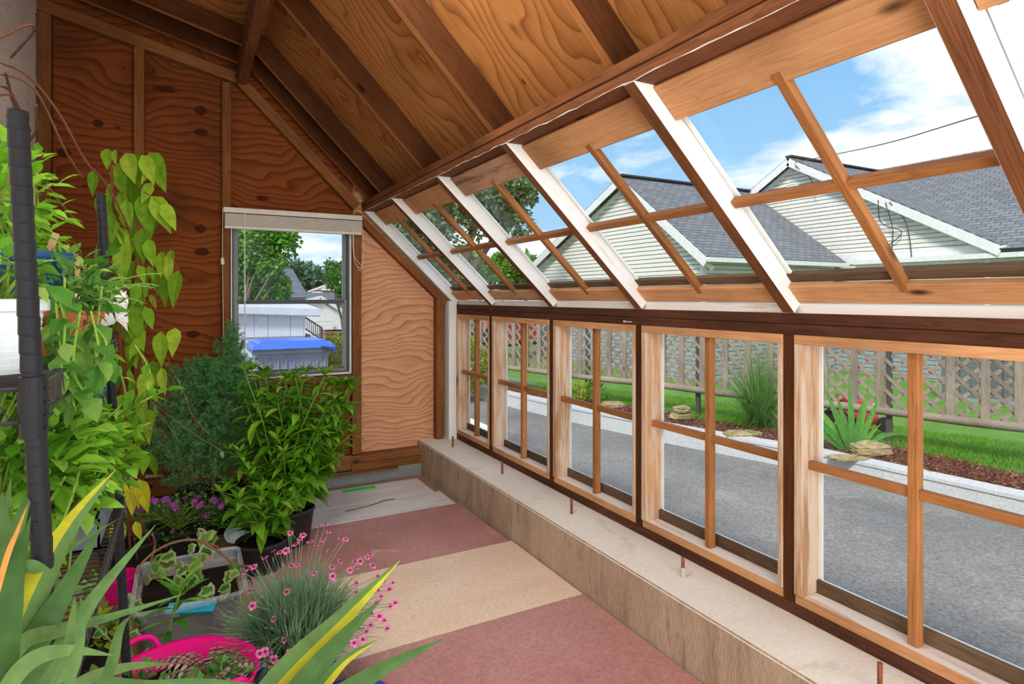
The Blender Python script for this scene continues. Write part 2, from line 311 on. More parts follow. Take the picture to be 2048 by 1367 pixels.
# ------------------------------------------------------------------ mesh builder
def frame_of(d, up=V((0, 0, 1))):
    d = V(d).normalized(); up = V(up)
    if abs(d.dot(up.normalized())) > .98: up = V((1, 0, 0)) if abs(d.x) < .9 else V((0, 1, 0))
    y = up.cross(d).normalized(); z = d.cross(y).normalized()
    return d, y, z
class MB:
    def __init__(s): s.v = []; s.f = []; s.m = []
    def add(s, vs, fs, m=0):
        b = len(s.v); s.v.extend([tuple(q) for q in vs])
        for f in fs: s.f.append([b+i for i in f]); s.m.append(m)
    def box(s, lo, hi, m=0):
        x0, y0, z0 = lo; x1, y1, z1 = hi
        s.add([(x0, y0, z0), (x1, y0, z0), (x1, y1, z0), (x0, y1, z0), (x0, y0, z1), (x1, y0, z1), (x1, y1, z1), (x0, y1, z1)],
              [(0, 3, 2, 1), (4, 5, 6, 7), (0, 1, 5, 4), (1, 2, 6, 5), (2, 3, 7, 6), (3, 0, 4, 7)], m)
    def bar(s, p0, p1, w, h, up=(0, 0, 1), m=0):
        p0, p1 = V(p0), V(p1); d, y, z = frame_of(p1-p0, V(up))
        vs = []
        for p in (p0, p1):
            for a, b in ((-1, -1), (1, -1), (1, 1), (-1, 1)): vs.append(p+y*(a*w/2)+z*(b*h/2))
        s.add(vs, [(3, 2, 1, 0), (4, 5, 6, 7), (0, 1, 5, 4), (1, 2, 6, 5), (2, 3, 7, 6), (3, 0, 4, 7)], m)
    def tube(s, pts, r, n=6, m=0, cap=True):
        pts = [V(p) for p in pts]; k = len(pts)
        rs = r if isinstance(r, (list, tuple)) else [r]*k
        vs = []; y = None
        for i, p in enumerate(pts):
            d = (pts[min(i+1, k-1)]-pts[max(i-1, 0)])
            if d.length < 1e-9: d = V((0, 0, 1))
            d.normalize()
            if y is None: _, y, _z = frame_of(d)
            y = (y-d*y.dot(d))
            if y.length < 1e-6: _, y, _z = frame_of(d)
            y.normalize(); z = d.cross(y)
            for j in range(n):
                a = 2*PI*j/n; vs.append(p+(y*math.cos(a)+z*math.sin(a))*rs[i])
        fs = [(i*n+j, i*n+(j+1) % n, (i+1)*n+(j+1) % n, (i+1)*n+j) for i in range(k-1) for j in range(n)]
        if cap: fs += [tuple(range(n-1, -1, -1)), tuple((k-1)*n+j for j in range(n))]
        s.add(vs, fs, m)
    def lathe(s, prof, n=24, c=(0, 0, 0), m=0, ell=1.0):
        vs = []
        for r_, z in prof:
            for j in range(n):
                a = 2*PI*j/n; vs.append((c[0]+r_*math.cos(a), c[1]+r_*math.sin(a)*ell, c[2]+z))
        k = len(prof)
        fs = [(i*n+j, i*n+(j+1) % n, (i+1)*n+(j+1) % n, (i+1)*n+j) for i in range(k-1) for j in range(n)]
        s.add(vs, fs, m)
    def disc(s, c, r_, n=20, m=0):
        s.add([(c[0]+r_*math.cos(2*PI*j/n), c[1]+r_*math.sin(2*PI*j/n), c[2]) for j in range(n)], [tuple(range(n))], m)
    def leaf(s, base, d, L, W, droop=.4, segs=4, fold=.2, shape=.75, nrm=None, m=0, m2=None, roll=0):
        base = V(base); d = V(d).normalized(); up = V(nrm) if nrm is not None else V((0, 0, 1))
        _, y, z = frame_of(d, up)
        if roll: q = Matrix.Rotation(roll, 3, d); y = q@y; z = q@z
        vs = []; p = base.copy(); dd = d.copy()
        for i in range(segs+1):
            t = i/segs
            if shape == 'strap': w = W*(.75+.25*math.sin(PI*min(1, t*1.5)))*(1-max(0, (t-.45)/.55)**1.6)
            else: w = W*math.sin(PI*min(1, max(0, t))**shape) if 0 < t < 1 else 0
            w = max(w, W*.03)
            y2 = y
            vs += [p-y2*(w/2)+z*(fold*w/2), p, p+y2*(w/2)+z*(fold*w/2)]
            if i < segs:
                dd = (dd+V((0, 0, -droop/segs))).normalized(); p = p+dd*(L/segs)
                z = (z-dd*z.dot(dd)).normalized()
        mm2 = m if m2 is None else m2
        b = len(s.v); s.v.extend([tuple(q) for q in vs])
        for i in range(segs):
            a = b+i*3; c2 = b+(i+1)*3
            s.f.append([a, a+1, c2+1, c2]); s.m.append(m)
            s.f.append([a+1, a+2, c2+2, c2+1]); s.m.append(mm2)
    def tiny(s, base, d, L, W, m=0, rr=R):
        d = V(d).normalized(); r1 = V((rr.uniform(-1, 1), rr.uniform(-1, 1), rr.uniform(-1, 1)))
        y = d.cross(r1)
        if y.length < 1e-4: y = V((1, 0, 0))
        y.normalize(); base = V(base); mid = base+d*(L*.45)
        s.add([base, mid+y*(W/2), base+d*L, mid-y*(W/2)], [(0, 1, 2, 3)], m)
    def build(s, name, mats, parent=None, smooth=False, loc=None):
        me = bpy.data.meshes.new(name); me.from_pydata(s.v, [], s.f)
        if not isinstance(mats, (list, tuple)): mats = [mats]
        for q in mats: me.materials.append(M[q] if isinstance(q, str) else q)
        if len(mats) > 1: me.polygons.foreach_set('material_index', s.m)
        if smooth: me.polygons.foreach_set('use_smooth', [True]*len(me.polygons))
        me.update()
        o = bpy.data.objects.new(name, me); COL.objects.link(o)
        if parent is not None: o.parent = parent
        if loc is not None: o.location = loc
        return o
def thing(name, label=None, cat=None, loc=(0, 0, 0), rz=0, group=None, kind=None):
    o = bpy.data.objects.new(name, None); COL.objects.link(o); o.location = loc; o.rotation_euler = (0, 0, rz); o.empty_display_size = .05
    return tag(o, label, cat, group, kind)
def tag(o, label=None, cat=None, group=None, kind=None):
    if label: o['label'] = label
    if cat: o['category'] = cat
    if group: o['group'] = group
    if kind: o['kind'] = kind
    return o
def lumber(name, p0, p1, w, h, mat, parent=None, up=(0, 0, 1), bev=.002, mats=None, facemat=None):
    """a squared timber, local X along its length so that grain follows it; w across, h along up"""
    p0, p1 = V(p0), V(p1); L = (p1-p0).length; d, y, z = frame_of(p1-p0, V(up))
    bm = bmesh.new(); bmesh.ops.create_cube(bm, size=1)
    for q in bm.verts: q.co = V(((q.co.x+.5)*L, q.co.y*w, q.co.z*h))
    if facemat:
        for f in bm.faces:
            n = f.normal
            for ax, mi in facemat.items():
                if n.dot(V(ax)) > .9: f.material_index = mi
    if bev: bmesh.ops.bevel(bm, geom=list(bm.edges), offset=bev, segments=1, affect='EDGES')
    me = bpy.data.meshes.new(name); bm.to_mesh(me); bm.free()
    for q in (mats or [mat]): me.materials.append(M[q])
    o = bpy.data.objects.new(name, me); COL.objects.link(o)
    o.matrix_world = Matrix(((d.x, y.x, z.x, p0.x), (d.y, y.y, z.y, p0.y), (d.z, y.z, z.z, p0.z), (0, 0, 0, 1)))
    if parent is not None: o.parent = parent
    return o
def rv(a=1): return V((R.uniform(-a, a), R.uniform(-a, a), R.uniform(-a, a)))
def rdir():
    while True:
        q = rv()
        if .1 < q.length < 1: return q.normalized()
def bez(pts, n=8):
    """smooth path through points (Catmull-Rom)"""
    pts = [V(p) for p in pts]; out = []
    P = [pts[0]*2-pts[1]]+pts+[pts[-1]*2-pts[-2]]
    for i in range(1, len(P)-2):
        for k in range(n):
            t = k/n; a, b, c, d = P[i-1], P[i], P[i+1], P[i+2]
            out.append(.5*((2*b)+(c-a)*t+(2*a-5*b+4*c-d)*t*t+(3*b-a-3*c+d)*t**3))
    out.append(pts[-1]); return out

# ================================================================== THE ROOM
YG = 4.57      # face of the gable wall framing
YP = 4.65      # plywood of the gable wall
YB = -1.3      # back end of the lean-to
XW = 1.933     # inner face of the glazed wall
XC = 1.645     # inner face of the curb
XB, ZB = 1.189, 2.045   # lower inner edge of the upper beam
ZL = 1.334     # top of the header
# floor: slab and loose boards
fl = thing('floor', kind='structure')
s = MB(); s.box((-.8, YB, -.12), (XC+.3, 4.75, -.022)); s.build('slab', 'slab', fl)
def floorboard(y0, y1, x0, x1, mat, name, label, tilt=0, th=.02, ysk=0.0):
    mb = MB(); n = 10
    e = lambda x: 0
    vs = [(x0, y0, 0), (x1, y0+ysk, 0), (x1, y1+ysk, 0), (x0, y1, 0)]
    mb.add([(a, b, -th) for a, b, c in vs]+[(a, b, c) for a, b, c in vs], [(3, 2, 1, 0), (4, 5, 6, 7), (0, 1, 5, 4), (1, 2, 6, 5), (2, 3, 7, 6), (3, 0, 4, 7)])
    o = mb.build(name, mat); tag(o, label, 'floor board'); o.rotation_euler = (0, 0, tilt); return o
floorboard(4.06, 4.42, .35, 1.56, 'whiteboard', 'plank', 'whitewashed plank at the far end of the floor, green tape on it')
floorboard(3.76, 4.048, .30, 1.60, 'whiteboard', 'plank', 'whitewashed plank between the green-taped plank and the maroon board')
floorboard(3.035, 3.75, .28, 1.62, 'redboard', 'floor_board', 'maroon painted floor board between white planks and tan board')
floorboard(2.325, 3.025, .3, 1.635, 'tanboard', 'floor_board', 'tan unpainted floor board between two maroon boards')
floorboard(1.45, 2.315, .3, 1.635, 'redboard', 'floor_board', 'maroon painted floor board nearest the camera, beside the blue tray')
s = MB()
s.box((.98, 4.33, .0005), (1.22, 4.39, .0022)); tag(s.build('tape_strip', 'green_tape'), 'bright green tape strip stuck on the far white plank', 'tape')

# right wall: curb, plate, posts, header
wr = thing('wall_right', kind='structure')
bm = bmesh.new(); bmesh.ops.create_cube(bm, size=1)
for q in bm.verts:
    q.co = V((XC+(q.co.x+.5)*(2.06-XC), YB+(q.co.y+.5)*(4.66-YB), -.3+(q.co.z+.5)*.54))
bmesh.ops.bevel(bm, geom=[e for e in bm.edges if all(v.co.z > .2 for v in e.verts)], offset=.008, segments=2, affect='EDGES')
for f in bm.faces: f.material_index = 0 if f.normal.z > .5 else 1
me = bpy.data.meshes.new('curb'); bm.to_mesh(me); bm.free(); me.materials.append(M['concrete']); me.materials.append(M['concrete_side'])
o = bpy.data.objects.new('curb', me); COL.objects.link(o); o.parent = wr
lumber('bottom_plate', (XW+.045, YB, .262), (XW+.045, 4.6, .262), .09, .042, 'header', wr)
for k, z in enumerate((1.274, 1.314)):
    lumber('header_board', (XW+.045, YB, z), (XW+.045, 4.62, z), .09+.004*k, .0385, 'header', wr, mats=['header', 'whitesill'], facemat={(0, 0, 1): 1} if k else None)
PY = [4.60, 3.893, 3.072, 2.277, 1.449, .625, -.19, -1.0]
lumber('ledge', (2.008, YB, 1.347), (2.008, 4.62, 1.347), .1, .04, 'whitewood', wr)
for y in PY[1:]:
    lumber('post', (XW+.05, y, .283), (XW+.05, y, 1.255), .1, .044, 'darkstud', wr, up=(0, 1, 0))
lumber('corner_post', (1.90, 4.56, .24), (1.90, 4.56, 1.36), .07, .09, 'whitewood', wr, up=(0, 1, 0))
# lower windows
for i in range(7):
    y1 = PY[i]-.024; y0 = PY[i+1]+.024
    if i == 0: y1 = 4.515
    w = thing('window_%d' % (i+1), kind='structure')
    yc = (y0+y1)/2
    lumber('bottom_rail', (XW+.04, y0, .302), (XW+.04, y1, .302), .075, .036, 'sillw', w, mats=['honey', 'sillw'], facemat={(0, 0, 1): 1})
    lumber('glass_stop', (XW+.088, y0, .325), (XW+.088, y1, .325), .02, .08, 'stop', w)
    lumber('top_rail', (XW+.045, y0, 1.238), (XW+.045, y1, 1.238), .1, .034, 'honey', w)
    lumber('jamb', (XW+.045, y1-.016, .32), (XW+.045, y1-.016, 1.222), .1, .032, 'jamb', w, up=(0, 1, 0))
    lumber('jamb', (XW+.045, y0+.010, .32), (XW+.045, y0+.010, 1.222), .1, .02, 'jamb', w, up=(0, 1, 0))
    s = MB(); s.box((XW+.092, y1-.045, .36), (XW+.1, y1-.032, 1.222)); s.box((XW+.092, y0, .358), (XW+.1, y1, .366)); s.build('caulk_bead', 'caulk', w)
    s = MB(); s.box((XW+.094, y0, .34), (XW+.097, y1, 1.23)); s.build('pane', 'glass', w)
    lumber('muntin', (XW+.042, yc, .3205), (XW+.042, yc, 1.224), .034, .03, 'muntin', w, up=(0, 1, 0))
    lumber('muntin', (XW+.045, y0+.018, .787), (XW+.045, y1-.03, .787), .026, .03, 'muntin', w)
s = MB(); s.tube([(XW-.045, 2.33, 1.272), (XW+.01, 2.33, 1.268)], .003, 6); s.tube([(XW-.047, 2.33, 1.272), (XW-.045, 2.33, 1.272)], .007, 8)
tag(s.build('nail', 'paintedrod'), 'bent nail sticking out of the dark header over the third window', 'nail')
# anchor bolts
blab = ['rusty anchor bolt in the curb closest to the far corner', 'rusty anchor bolt in the curb below the second window from the corner',
        'rusty anchor bolt in the curb below the third window from the corner', 'anchor bolt with a grey sleeve at its foot', 'rusty anchor bolt in the curb nearest the camera']
for k, (x, y, h) in enumerate([(1.80, 4.28, .085), (1.81, 3.477, .085), (1.80, 2.66, .085), (1.797, 1.841, .085), (1.76, 1.02, .1)]):
    t = thing('anchor_bolt', blab[k], 'bolt', (x, y, .24), group='anchor bolts in the concrete curb')
    s = MB(); pts = []
    for j in range(17): pts.append((0, 0, j*h/16-.004))
    s.tube(pts, [.0068 if j % 2 else .0078 for j in range(17)], 10); s.build('threaded_rod', 'rust', t)
    if k == 3:
        s = MB(); s.tube([(0, 0, -.002), (0, 0, .04)], .0115, 12); s.build('sleeve', 'paintedrod', t)

# sloped glazing
sl = V((XW-XB, 0, ZL-ZB)); SL = sl.length; sd = sl/SL; sn = V((-sd.z, 0, sd.x))   # along the slope, outward
def SP(a, y, o): q = V((XB, 0, ZB))+sd*a+sn*o; return V((q.x, y, q.z))
for y in PY:
    yy = y if y < 4.5 else 4.575
    lumber('sloped_rafter', SP(.0, yy, .045), SP(SL+.0, yy, .045), .052, .09, 'whitewood', wr, up=sn, mats=['whitewood', 'beam'] if y < 4.5 else ['whitewood', 'stud'],
           facemat={(0, 0, -1): 1} if y < 4.5 else {(0, 1, 0): 1})
bl = ['honey', 'honey', 'mould', 'honey', 'honey', 'honey', 'honey']
for i in range(7):
    y1 = (PY[i] if i else 4.575)-.027; y0 = PY[i+1]+.027; yc = (y0+y1)/2
    w = thing('window_%d' % (i+9), kind='structure')
    lumber('top_board', SP(.125, y0+.002, .055), SP(.125, y1-.002, .055), .13, .022, 'honey' if i != 2 else 'mould', w, up=sn)
    lumber('bottom_board', SP(SL-.05, y0, .052), SP(SL-.05, y1, .052), .085, .022, 'mould' if i == 1 else 'honey', w, up=sn)
    lumber('glass_stop', SP(SL-.11, y0, .075), SP(SL-.11, y1, .075), .04, .02, 'stop', w, up=sn)
    s = MB()
    for a, b in ((SP(.185, y1-.01, .076), SP(SL-.12, y1-.01, .076)), (SP(.193, y0, .079), SP(.193, y1, .079))): s.bar(a, b, .012, .01, sn)
    s.build('caulk_bead', 'caulk', w)
    s = MB(); s.bar(SP(.1, yc, .087), SP(SL-.02, yc, .087), y1-y0, .003, sn); s.build('pane', 'glass', w)
    lumber('muntin', SP(.16, yc, .055), SP(SL-.06, yc, .055), .03, .03, 'muntin', w, up=sn)
    lumber('muntin', SP(.53*SL, y0, .055), SP(.53*SL, y1, .055), .03, .028, 'muntin', w, up=sn)
    s = MB(); s.bar(SP(-.0, yc, .105), SP(.15, yc, .105), y1-y0, .02, sn); s.build('filler_board', 'beam', w)

# roof
ce = thing('ceiling', kind='structure')
for k, z in enumerate((2.064, 2.103)):
    lumber('upper_beam', (XB+.05-.006*k, YB, z), (XB+.05-.006*k, 4.62, z), .1, .0375, 'beam', ce)
s = MB(); rr = random.Random(3); pts = []
for k in range(120):
    y = YB+k*(4.6-YB)/119; pts.append((XB-.001, y, ZB+rr.uniform(-.002, .004)))
s.tube(pts, [rr.choice((.0005, .0012, .002)) for _ in pts], 5); s.build('paint_line', 'caulk', ce)
RS = 1.02
def zr(x): return 2.141+RS*(XB-x)
rn = V((RS, 0, 1)).normalized(); rd = V((1, 0, -RS)).normalized()
RY = [4.50, 4.17, 3.30, 2.40, 1.55, .72, -.1, -.95]
for y in RY:
    p0 = V((.36, y, zr(.36)))+rn*.06; p1 = V((XB+.10, y, zr(XB+.10)))+rn*.06
    lumber('rafter', p0, p1, .042, .12, 'darkstud', ce, up=rn, mats=['darkstud', 'rafter_lit'], facemat={(0, 0, -1): 1})
def zl(x): return 2.99+.26*(.30-x)
ln_ = V((.26, 0, 1)).normalized()
for y in RY:
    p0 = V((-.8, y, zl(-.8)))+ln_*.06; p1 = V((.335, y, zl(.335)))+ln_*.06
    lumber('rafter', p0, p1, .042, .12, 'darkstud', ce, up=ln_, mats=['darkstud', 'rafter_lit'], facemat={(0, 0, -1): 1})
lumber('ridge_beam', (.338, YB, 2.965), (.338, 4.60, 2.965), .062, .19, 'beam', ce)
# sheathing in 8-foot sheets
def sheet(name, p0, p1, y0, y1, nrm, th, mat, par):
    p0, p1 = V(p0), V(p1); L = (p1-p0).length; d = (p1-p0).normalized()
    lum = MB(); lum.box((0, 0, 0), (L, y1-y0, th))
    o = lum.build(name, mat, None); yv = V((0, 1, 0)); z = d.cross(yv)
    o.matrix_world = Matrix(((d.x, yv.x, z.x, p0.x), (d.y, yv.y, z.y, y0), (d.z, yv.z, z.z, p0.z), (0, 0, 0, 1))); o.parent = par
    return o
q = V((.28, 0, zr(.28)))+rn*.122; q1 = V((XB+.22, 0, zr(XB+.22)))+rn*.122
for a, b in ((YB, .6), (.604, 2.40), (2.404, 4.72)):
    sheet('roof_sheathing', (q1.x, 0, q1.z), (q.x, 0, q.z), a, b, rn, -.015, 'ply_roof', ce)
q = V((-.9, 0, zl(-.9)))+ln_*.122; q1 = V((.42, 0, zl(.42)))+ln_*.122
for a, b in ((YB, 1.2), (1.204, 4.72)):
    sheet('roof_sheathing', (q.x, 0, q.z), (q1.x, 0, q1.z), a, b, rn, .015, 'ply_roof', ce)

# left (house) wall
wl = thing('wall_left', kind='structure')
s = MB(); s.box((-.9, YB, -.1), (-.8, 4.72, 3.45)); s.build('plaster', 'plaster', wl)
rr = random.Random(5); s = MB()
for (pp) in ([(-.795, 4.54, 3.0), (-.797, 4.54, 1.2)],):
    pts = [V((-.799, 4.555-.004*abs(rr.gauss(0, 1)), 3.1-k*.05)) for k in range(40)]
    s.tube(pts, [rr.uniform(.0005, .004) for _ in pts], 5)
s.build('wall_crack', 'blackpot', wl)
s = MB(); s.box((-.798, 3.30, 2.93), (-.72, 3.62, 2.945)); s.box((-.798, 3.3, 2.85), (-.78, 3.62, 3.03))
tag(s.build('metal_bracket', 'greybin'), 'grey metal plate fixed high on the plaster wall', 'bracket')

# gable wall
wf = thing('wall_far', kind='structure')
def gz(x):       # top outline
    return zr(x)+.2 if x > .31 else zl(x)+.16
WX0, WX1, WZ0, WZ1 = .262, 1.095, .815, 1.93   # window opening
def plyband(x0, x1, mat, zlo=None, zhi=None, n=8):
    s = MB(); vs = []
    for i in range(n+1):
        x = x0+(x1-x0)*i/n; top = gz(x) if zhi is None else zhi
        if x > XB+.1 and zhi is None: top = min(top, ZL+.13+(XW-x)*.955)
        bot = .02 if zlo is None else zlo
        vs += [(x, YP, bot), (x, YP, top), (x, YP+.018, bot), (x, YP+.018, top)]
    fs = []
    for i in range(n):
        a = i*4; b = a+4; fs += [(a, a+1, b+1, b), (a+2, b+2, b+3, a+3), (a+1, a+3, b+3, b+1), (a, b, b+2, a+2)]
    s.add(vs, fs); return s.build('plywood_sheet', mat, wf)
plyband(-.85, -.268, 'ply_dark'); plyband(-.268, WX0-.01, 'ply_dark')
plyband(WX0-.01, WX1+.03, 'ply_dark', zlo=WZ1); plyband(WX0-.01, WX1+.03, 'ply_dark', zhi=WZ0)
plyband(WX1+.03, XW+.1, 'ply_light', n=16)
def stud(x, z0, z1, mat='stud', w=.055): lumber('stud', (x, YG+.04, z0), (x, YG+.04, z1), .08, w, mat, wf, up=(1, 0, 0))
def cb_(x): return 2.887+.235*(.263-x)      # underside of the left chord
stud(-.762, .2, cb_(-.762)-.0, w=.066); stud(-.27, .2, cb_(-.27), w=.058); stud(.242, .2, cb_(.242)-.02, w=.055)
stud(1.137, .2, 2.02, w=.068); stud(1.812, .24, 1.40, 'stud', .06)
lumber('top_chord', (-.80, YG+.04, cb_(-.80)+.038), (.30, YG+.04, cb_(.30)+.038), .08, .075, 'stud', wf)
lumber('sloped_chord', (.31, YG+.04, 2.868+.05), (1.14, YG+.04, 2.03+.05), .08, .072, 'stud', wf)
lumber('sloped_chord', (1.135, YG+.04, 2.02), (1.865, YG+.04, 1.345), .075, .055, 'stud', wf)
lumber('sole_plate', (WX1+.0, YG+.04, .162), (XC, YG+.04, .162), .085, .06, 'honey', wf, mats=['stud'])
lumber('sole_plate', (WX1+.0, YG+.036, .102), (XC, YG+.036, .102), .09, .055, 'stud', wf)
lumber('sole_plate', (-.8, YG+.04, .142), (WX1, YG+.04, .142), .085, .11, 'stud', wf)
lumber('sill_board', (WX0-.0, YG+.03, .787), (WX1+.01, YG+.03, .787), .1, .045, 'beam', wf)
s = MB(); s.box((-.85, YG-.01, -.1), (XC, YP+.1, .072)); s.build('base_block', 'basewall', wf)
s = MB(); s.bar((.78, YG-.03, .063), (1.45, YG-.03, .07), .03, .012); s.build('wood_shim', 'stud', wf)

# knots in the sheets
M['knot'] = blotch('dark_knot', s2l(58, 28, 14), s2l(84, 42, 20), None, 40, rough=.9)
for (u, v, a, b_) in ((401, 221, .040, .034), (402, 264, .046, .026), (401, 457, .036, .03), (404, 503, .05, .03), (196, 246, .03, .026), (128, 306, .04, .03), (330, 178, .075, .024), (385, 668, .045, .026), (525, 396, .045, .02)):
    p = at(u, v, Y=YP-.0012); s = MB(); n = 22; rr = random.Random(u)
    s.add([(a*math.cos(2*PI*j/n)*rr.uniform(.82, 1.08), 0, b_*math.sin(2*PI*j/n)*rr.uniform(.82, 1.08)) for j in range(n)], [tuple(range(n))]); s.build('knot', 'knot', wf, loc=p)
# gable window (double hung)
wg = thing('window_8', kind='structure')
def rectframe(x0, x1, z0, z1, t, y0, y1, name, mat, par):
    s = MB(); s.box((x0, y0, z0), (x0+t, y1, z1)); s.box((x1-t, y0, z0), (x1, y1, z1)); s.box((x0+t, y0, z0), (x1-t, y1, z0+t)); s.box((x0+t, y0, z1-t), (x1-t, y1, z1))
    return s.build(name, mat, par)
rectframe(WX0, WX1, WZ0, WZ1, .014, YG+.0, YG+.10, 'casing', 'vinyl', wg)
rectframe(WX0+.014, WX1-.014, WZ0+.012, WZ1-.01, .012, YG+.02, YG+.09, 'track', 'sashdark', wg)
rectframe(WX0+.026, WX1-.026, 1.345, 1.915, .028, YG+.06, YG+.082, 'upper_sash', 'sash', wg)
o = rectframe(WX0+.028, WX1-.028, WZ0+.02, 1.372, .03, YG+.03, YG+.055, 'lower_sash', 'sash', wg)
s = MB(); s.box((WX0+.05, YG+.03-.006, 1.346), (WX1-.05, YG+.032, 1.372)); s.box((WX0+.05, YG+.024, .86), (WX1-.05, YG+.03, .872)); s.build('sash_groove', 'sashdark', wg)
s = MB(); s.box((WX0+.05, YG+.07, 1.36), (WX1-.05, YG+.073, 1.9)); s.box((WX0+.05, YG+.04, .86), (WX1-.05, YG+.043, 1.35)); s.build('pane', 'glass', wg)
s = MB(); s.box((WX1-.16, YG+.01, WZ0+.045), (WX1-.1, YG+.03, WZ0+.06)); s.build('sash_latch', 'sashdark', wg)
# blind
bd = thing('window_blind', 'ivory horizontal blind raised in a stack over the gable window', 'blind', (.69, YG-.04, 1.86))
tl = -.012
def bl_(x): return tl*(x+.47)/.94
def slat(z0, z1, dep, name, mat, x0=-.47, x1=.47):
    s = MB(); vs = []
    for x in (x0, x1):
        dz = -.014*(x-x0)/(x1-x0)*0
        for y, z in ((-dep, z0), (dep, z0), (dep, z1), (-dep, z1)): vs.append((x, y, z+dz))
    s.add(vs, [(3, 2, 1, 0), (4, 5, 6, 7), (0, 1, 5, 4), (1, 2, 6, 5), (2, 3, 7, 6), (3, 0, 4, 7)]); return s.build(name, mat, bd)
slat(.108, .142, .028, 'headrail', 'blind'); slat(.0, .018, .026, 'bottom_rail', 'blind', -.462, .465)
for k in range(16): slat(.0205+k*.0051, .0237+k*.0051, .025+.001*(k % 3), 'slat', 'blind', -.462, .465)
for x in (-.3, 0, .32):
    s = MB(); s.tube([(x+R.uniform(-.014, .014), -.03-.003*(k % 2), .1-.012*k) for k in range(10)], .0014, 4)
    s.build('ladder_string', 'blind', bd)
s = MB(); s.tube([(-.34, -.035, .12), (-.338, -.037, -.86)], .0045, 6); s.tube([(-.338, -.037, -.38), (-.338, -.037, -.5)], .006, 6); s.build('tilt_wand', 'vinyl', bd)
s = MB(); s.tube(bez([(-.475, -.03, .13), (-.478, -.036, -.2), (-.472, -.034, -.6), (-.468, -.03, -.82), (-.476, -.03, -.95), (-.47, -.03, -1.1)]), .0018, 5)
s.lathe([(.002, -.03), (.011, -.028), (.012, 0), (.007, .018), (.002, .02)], 10, (-.477, -.034, -.22)); s.build('lift_cord', 'blind', bd)
s = MB(); s.tube(bez([(.40, -.03, .1), (.405, -.034, -.1), (.41, -.036, -.2), (.445, -.036, -.245), (.47, -.036, -.22), (.476, -.034, -.05), (.465, -.03, .1)]), .002, 5)
s.tube(bez([(.40, -.03, .1), (.40, -.036, -.12), (.43, -.036, -.2), (.465, -.036, -.235), (.45, -.036, -.27), (.43, -.036, -.24)]), .002, 5); s.build('lift_cord', 'blind', bd)

# ================================================================== SHELVES
NP, FP_ = V((-.187, 1.035, 0)), V((-.205, 2.135, 0))
sh_ = thing('wire_shelf_unit', 'black wire shelving unit full of plants along the house wall', 'shelf', (0, 0, 0))
def lean(x, z): return x-.045*(z-1.3)          # the unit leans a little
posts = [(NP.x, NP.y, 1.632), (FP_.x, FP_.y, 1.69), (NP.x-.42, NP.y, 1.63), (FP_.x-.42, FP_.y, 1.68)]
for (x, y, zt) in posts:
    s = MB(); pts = []; rs = []
    z = .0
    while z < zt: pts += [V((lean(x, z), y, z)), V((lean(x, z), y, z+.021)), V((lean(x, z), y, z+.0225)), V((lean(x, z), y, z+.0238))]; rs += [.0125, .0125, .0118, .0118]; z += .0253
    pts.append(V((lean(x, zt), y, zt))); rs.append(.0125)
    s.tube(pts, rs, 24); po = s.build('post', 'black', sh_, smooth=False)
    for zs in (1.24, .77, .16):
        s = MB(); s.lathe([(.0128, -.042), (.0155, -.041), (.0175, .0), (.0165, .042), (.0128, .043)], 16, (lean(x, zs), y, zs)); 
        for q in range(4): s.lathe([(.004, 0), (.0035, .003)], 8, (lean(x, zs)+.018, y-.008, zs-.03+q*.018))
        s.build('collar', 'black', po)
for zs in (1.265, .79, .18):
    s = MB(); x0, x1 = lean(posts[2][0], zs)+.01, lean(posts[0][0], zs)-.0; y0, y1 = NP.y, FP_.y
    for (xa, ya, xb, yb) in ((x0, y0, x1, y0), (x0, y1, x1, y1), (x1, y0, x1, y1), (x0, y0, x0, y1)):
        for dz in (0, -.045): s.tube([(xa, ya, zs+dz), (xb, yb, zs+dz)], .0032, 6)
        L = math.hypot(xb-xa, yb-ya); n = int(L/.022)
        zz_ = [V((xa+(xb-xa)*k/n, ya+(yb-ya)*k/n, zs-(.045 if k % 2 else 0))) for k in range(n+1)]
        s.tube(zz_, .0018, 4)
    n = int((y1-y0)/.026)
    for k in range(1, n): s.tube([(x0, y0+(y1-y0)*k/n, zs+.002), (x1, y0+(y1-y0)*k/n, zs+.002)], .0019, 4)
    for q in (.33, .66): s.tube([(x0+(x1-x0)*q, y0, zs-.003), (x0+(x1-x0)*q, y1, zs-.003)], .003, 4)
    s.build('wire_shelf', 'wire', sh_)

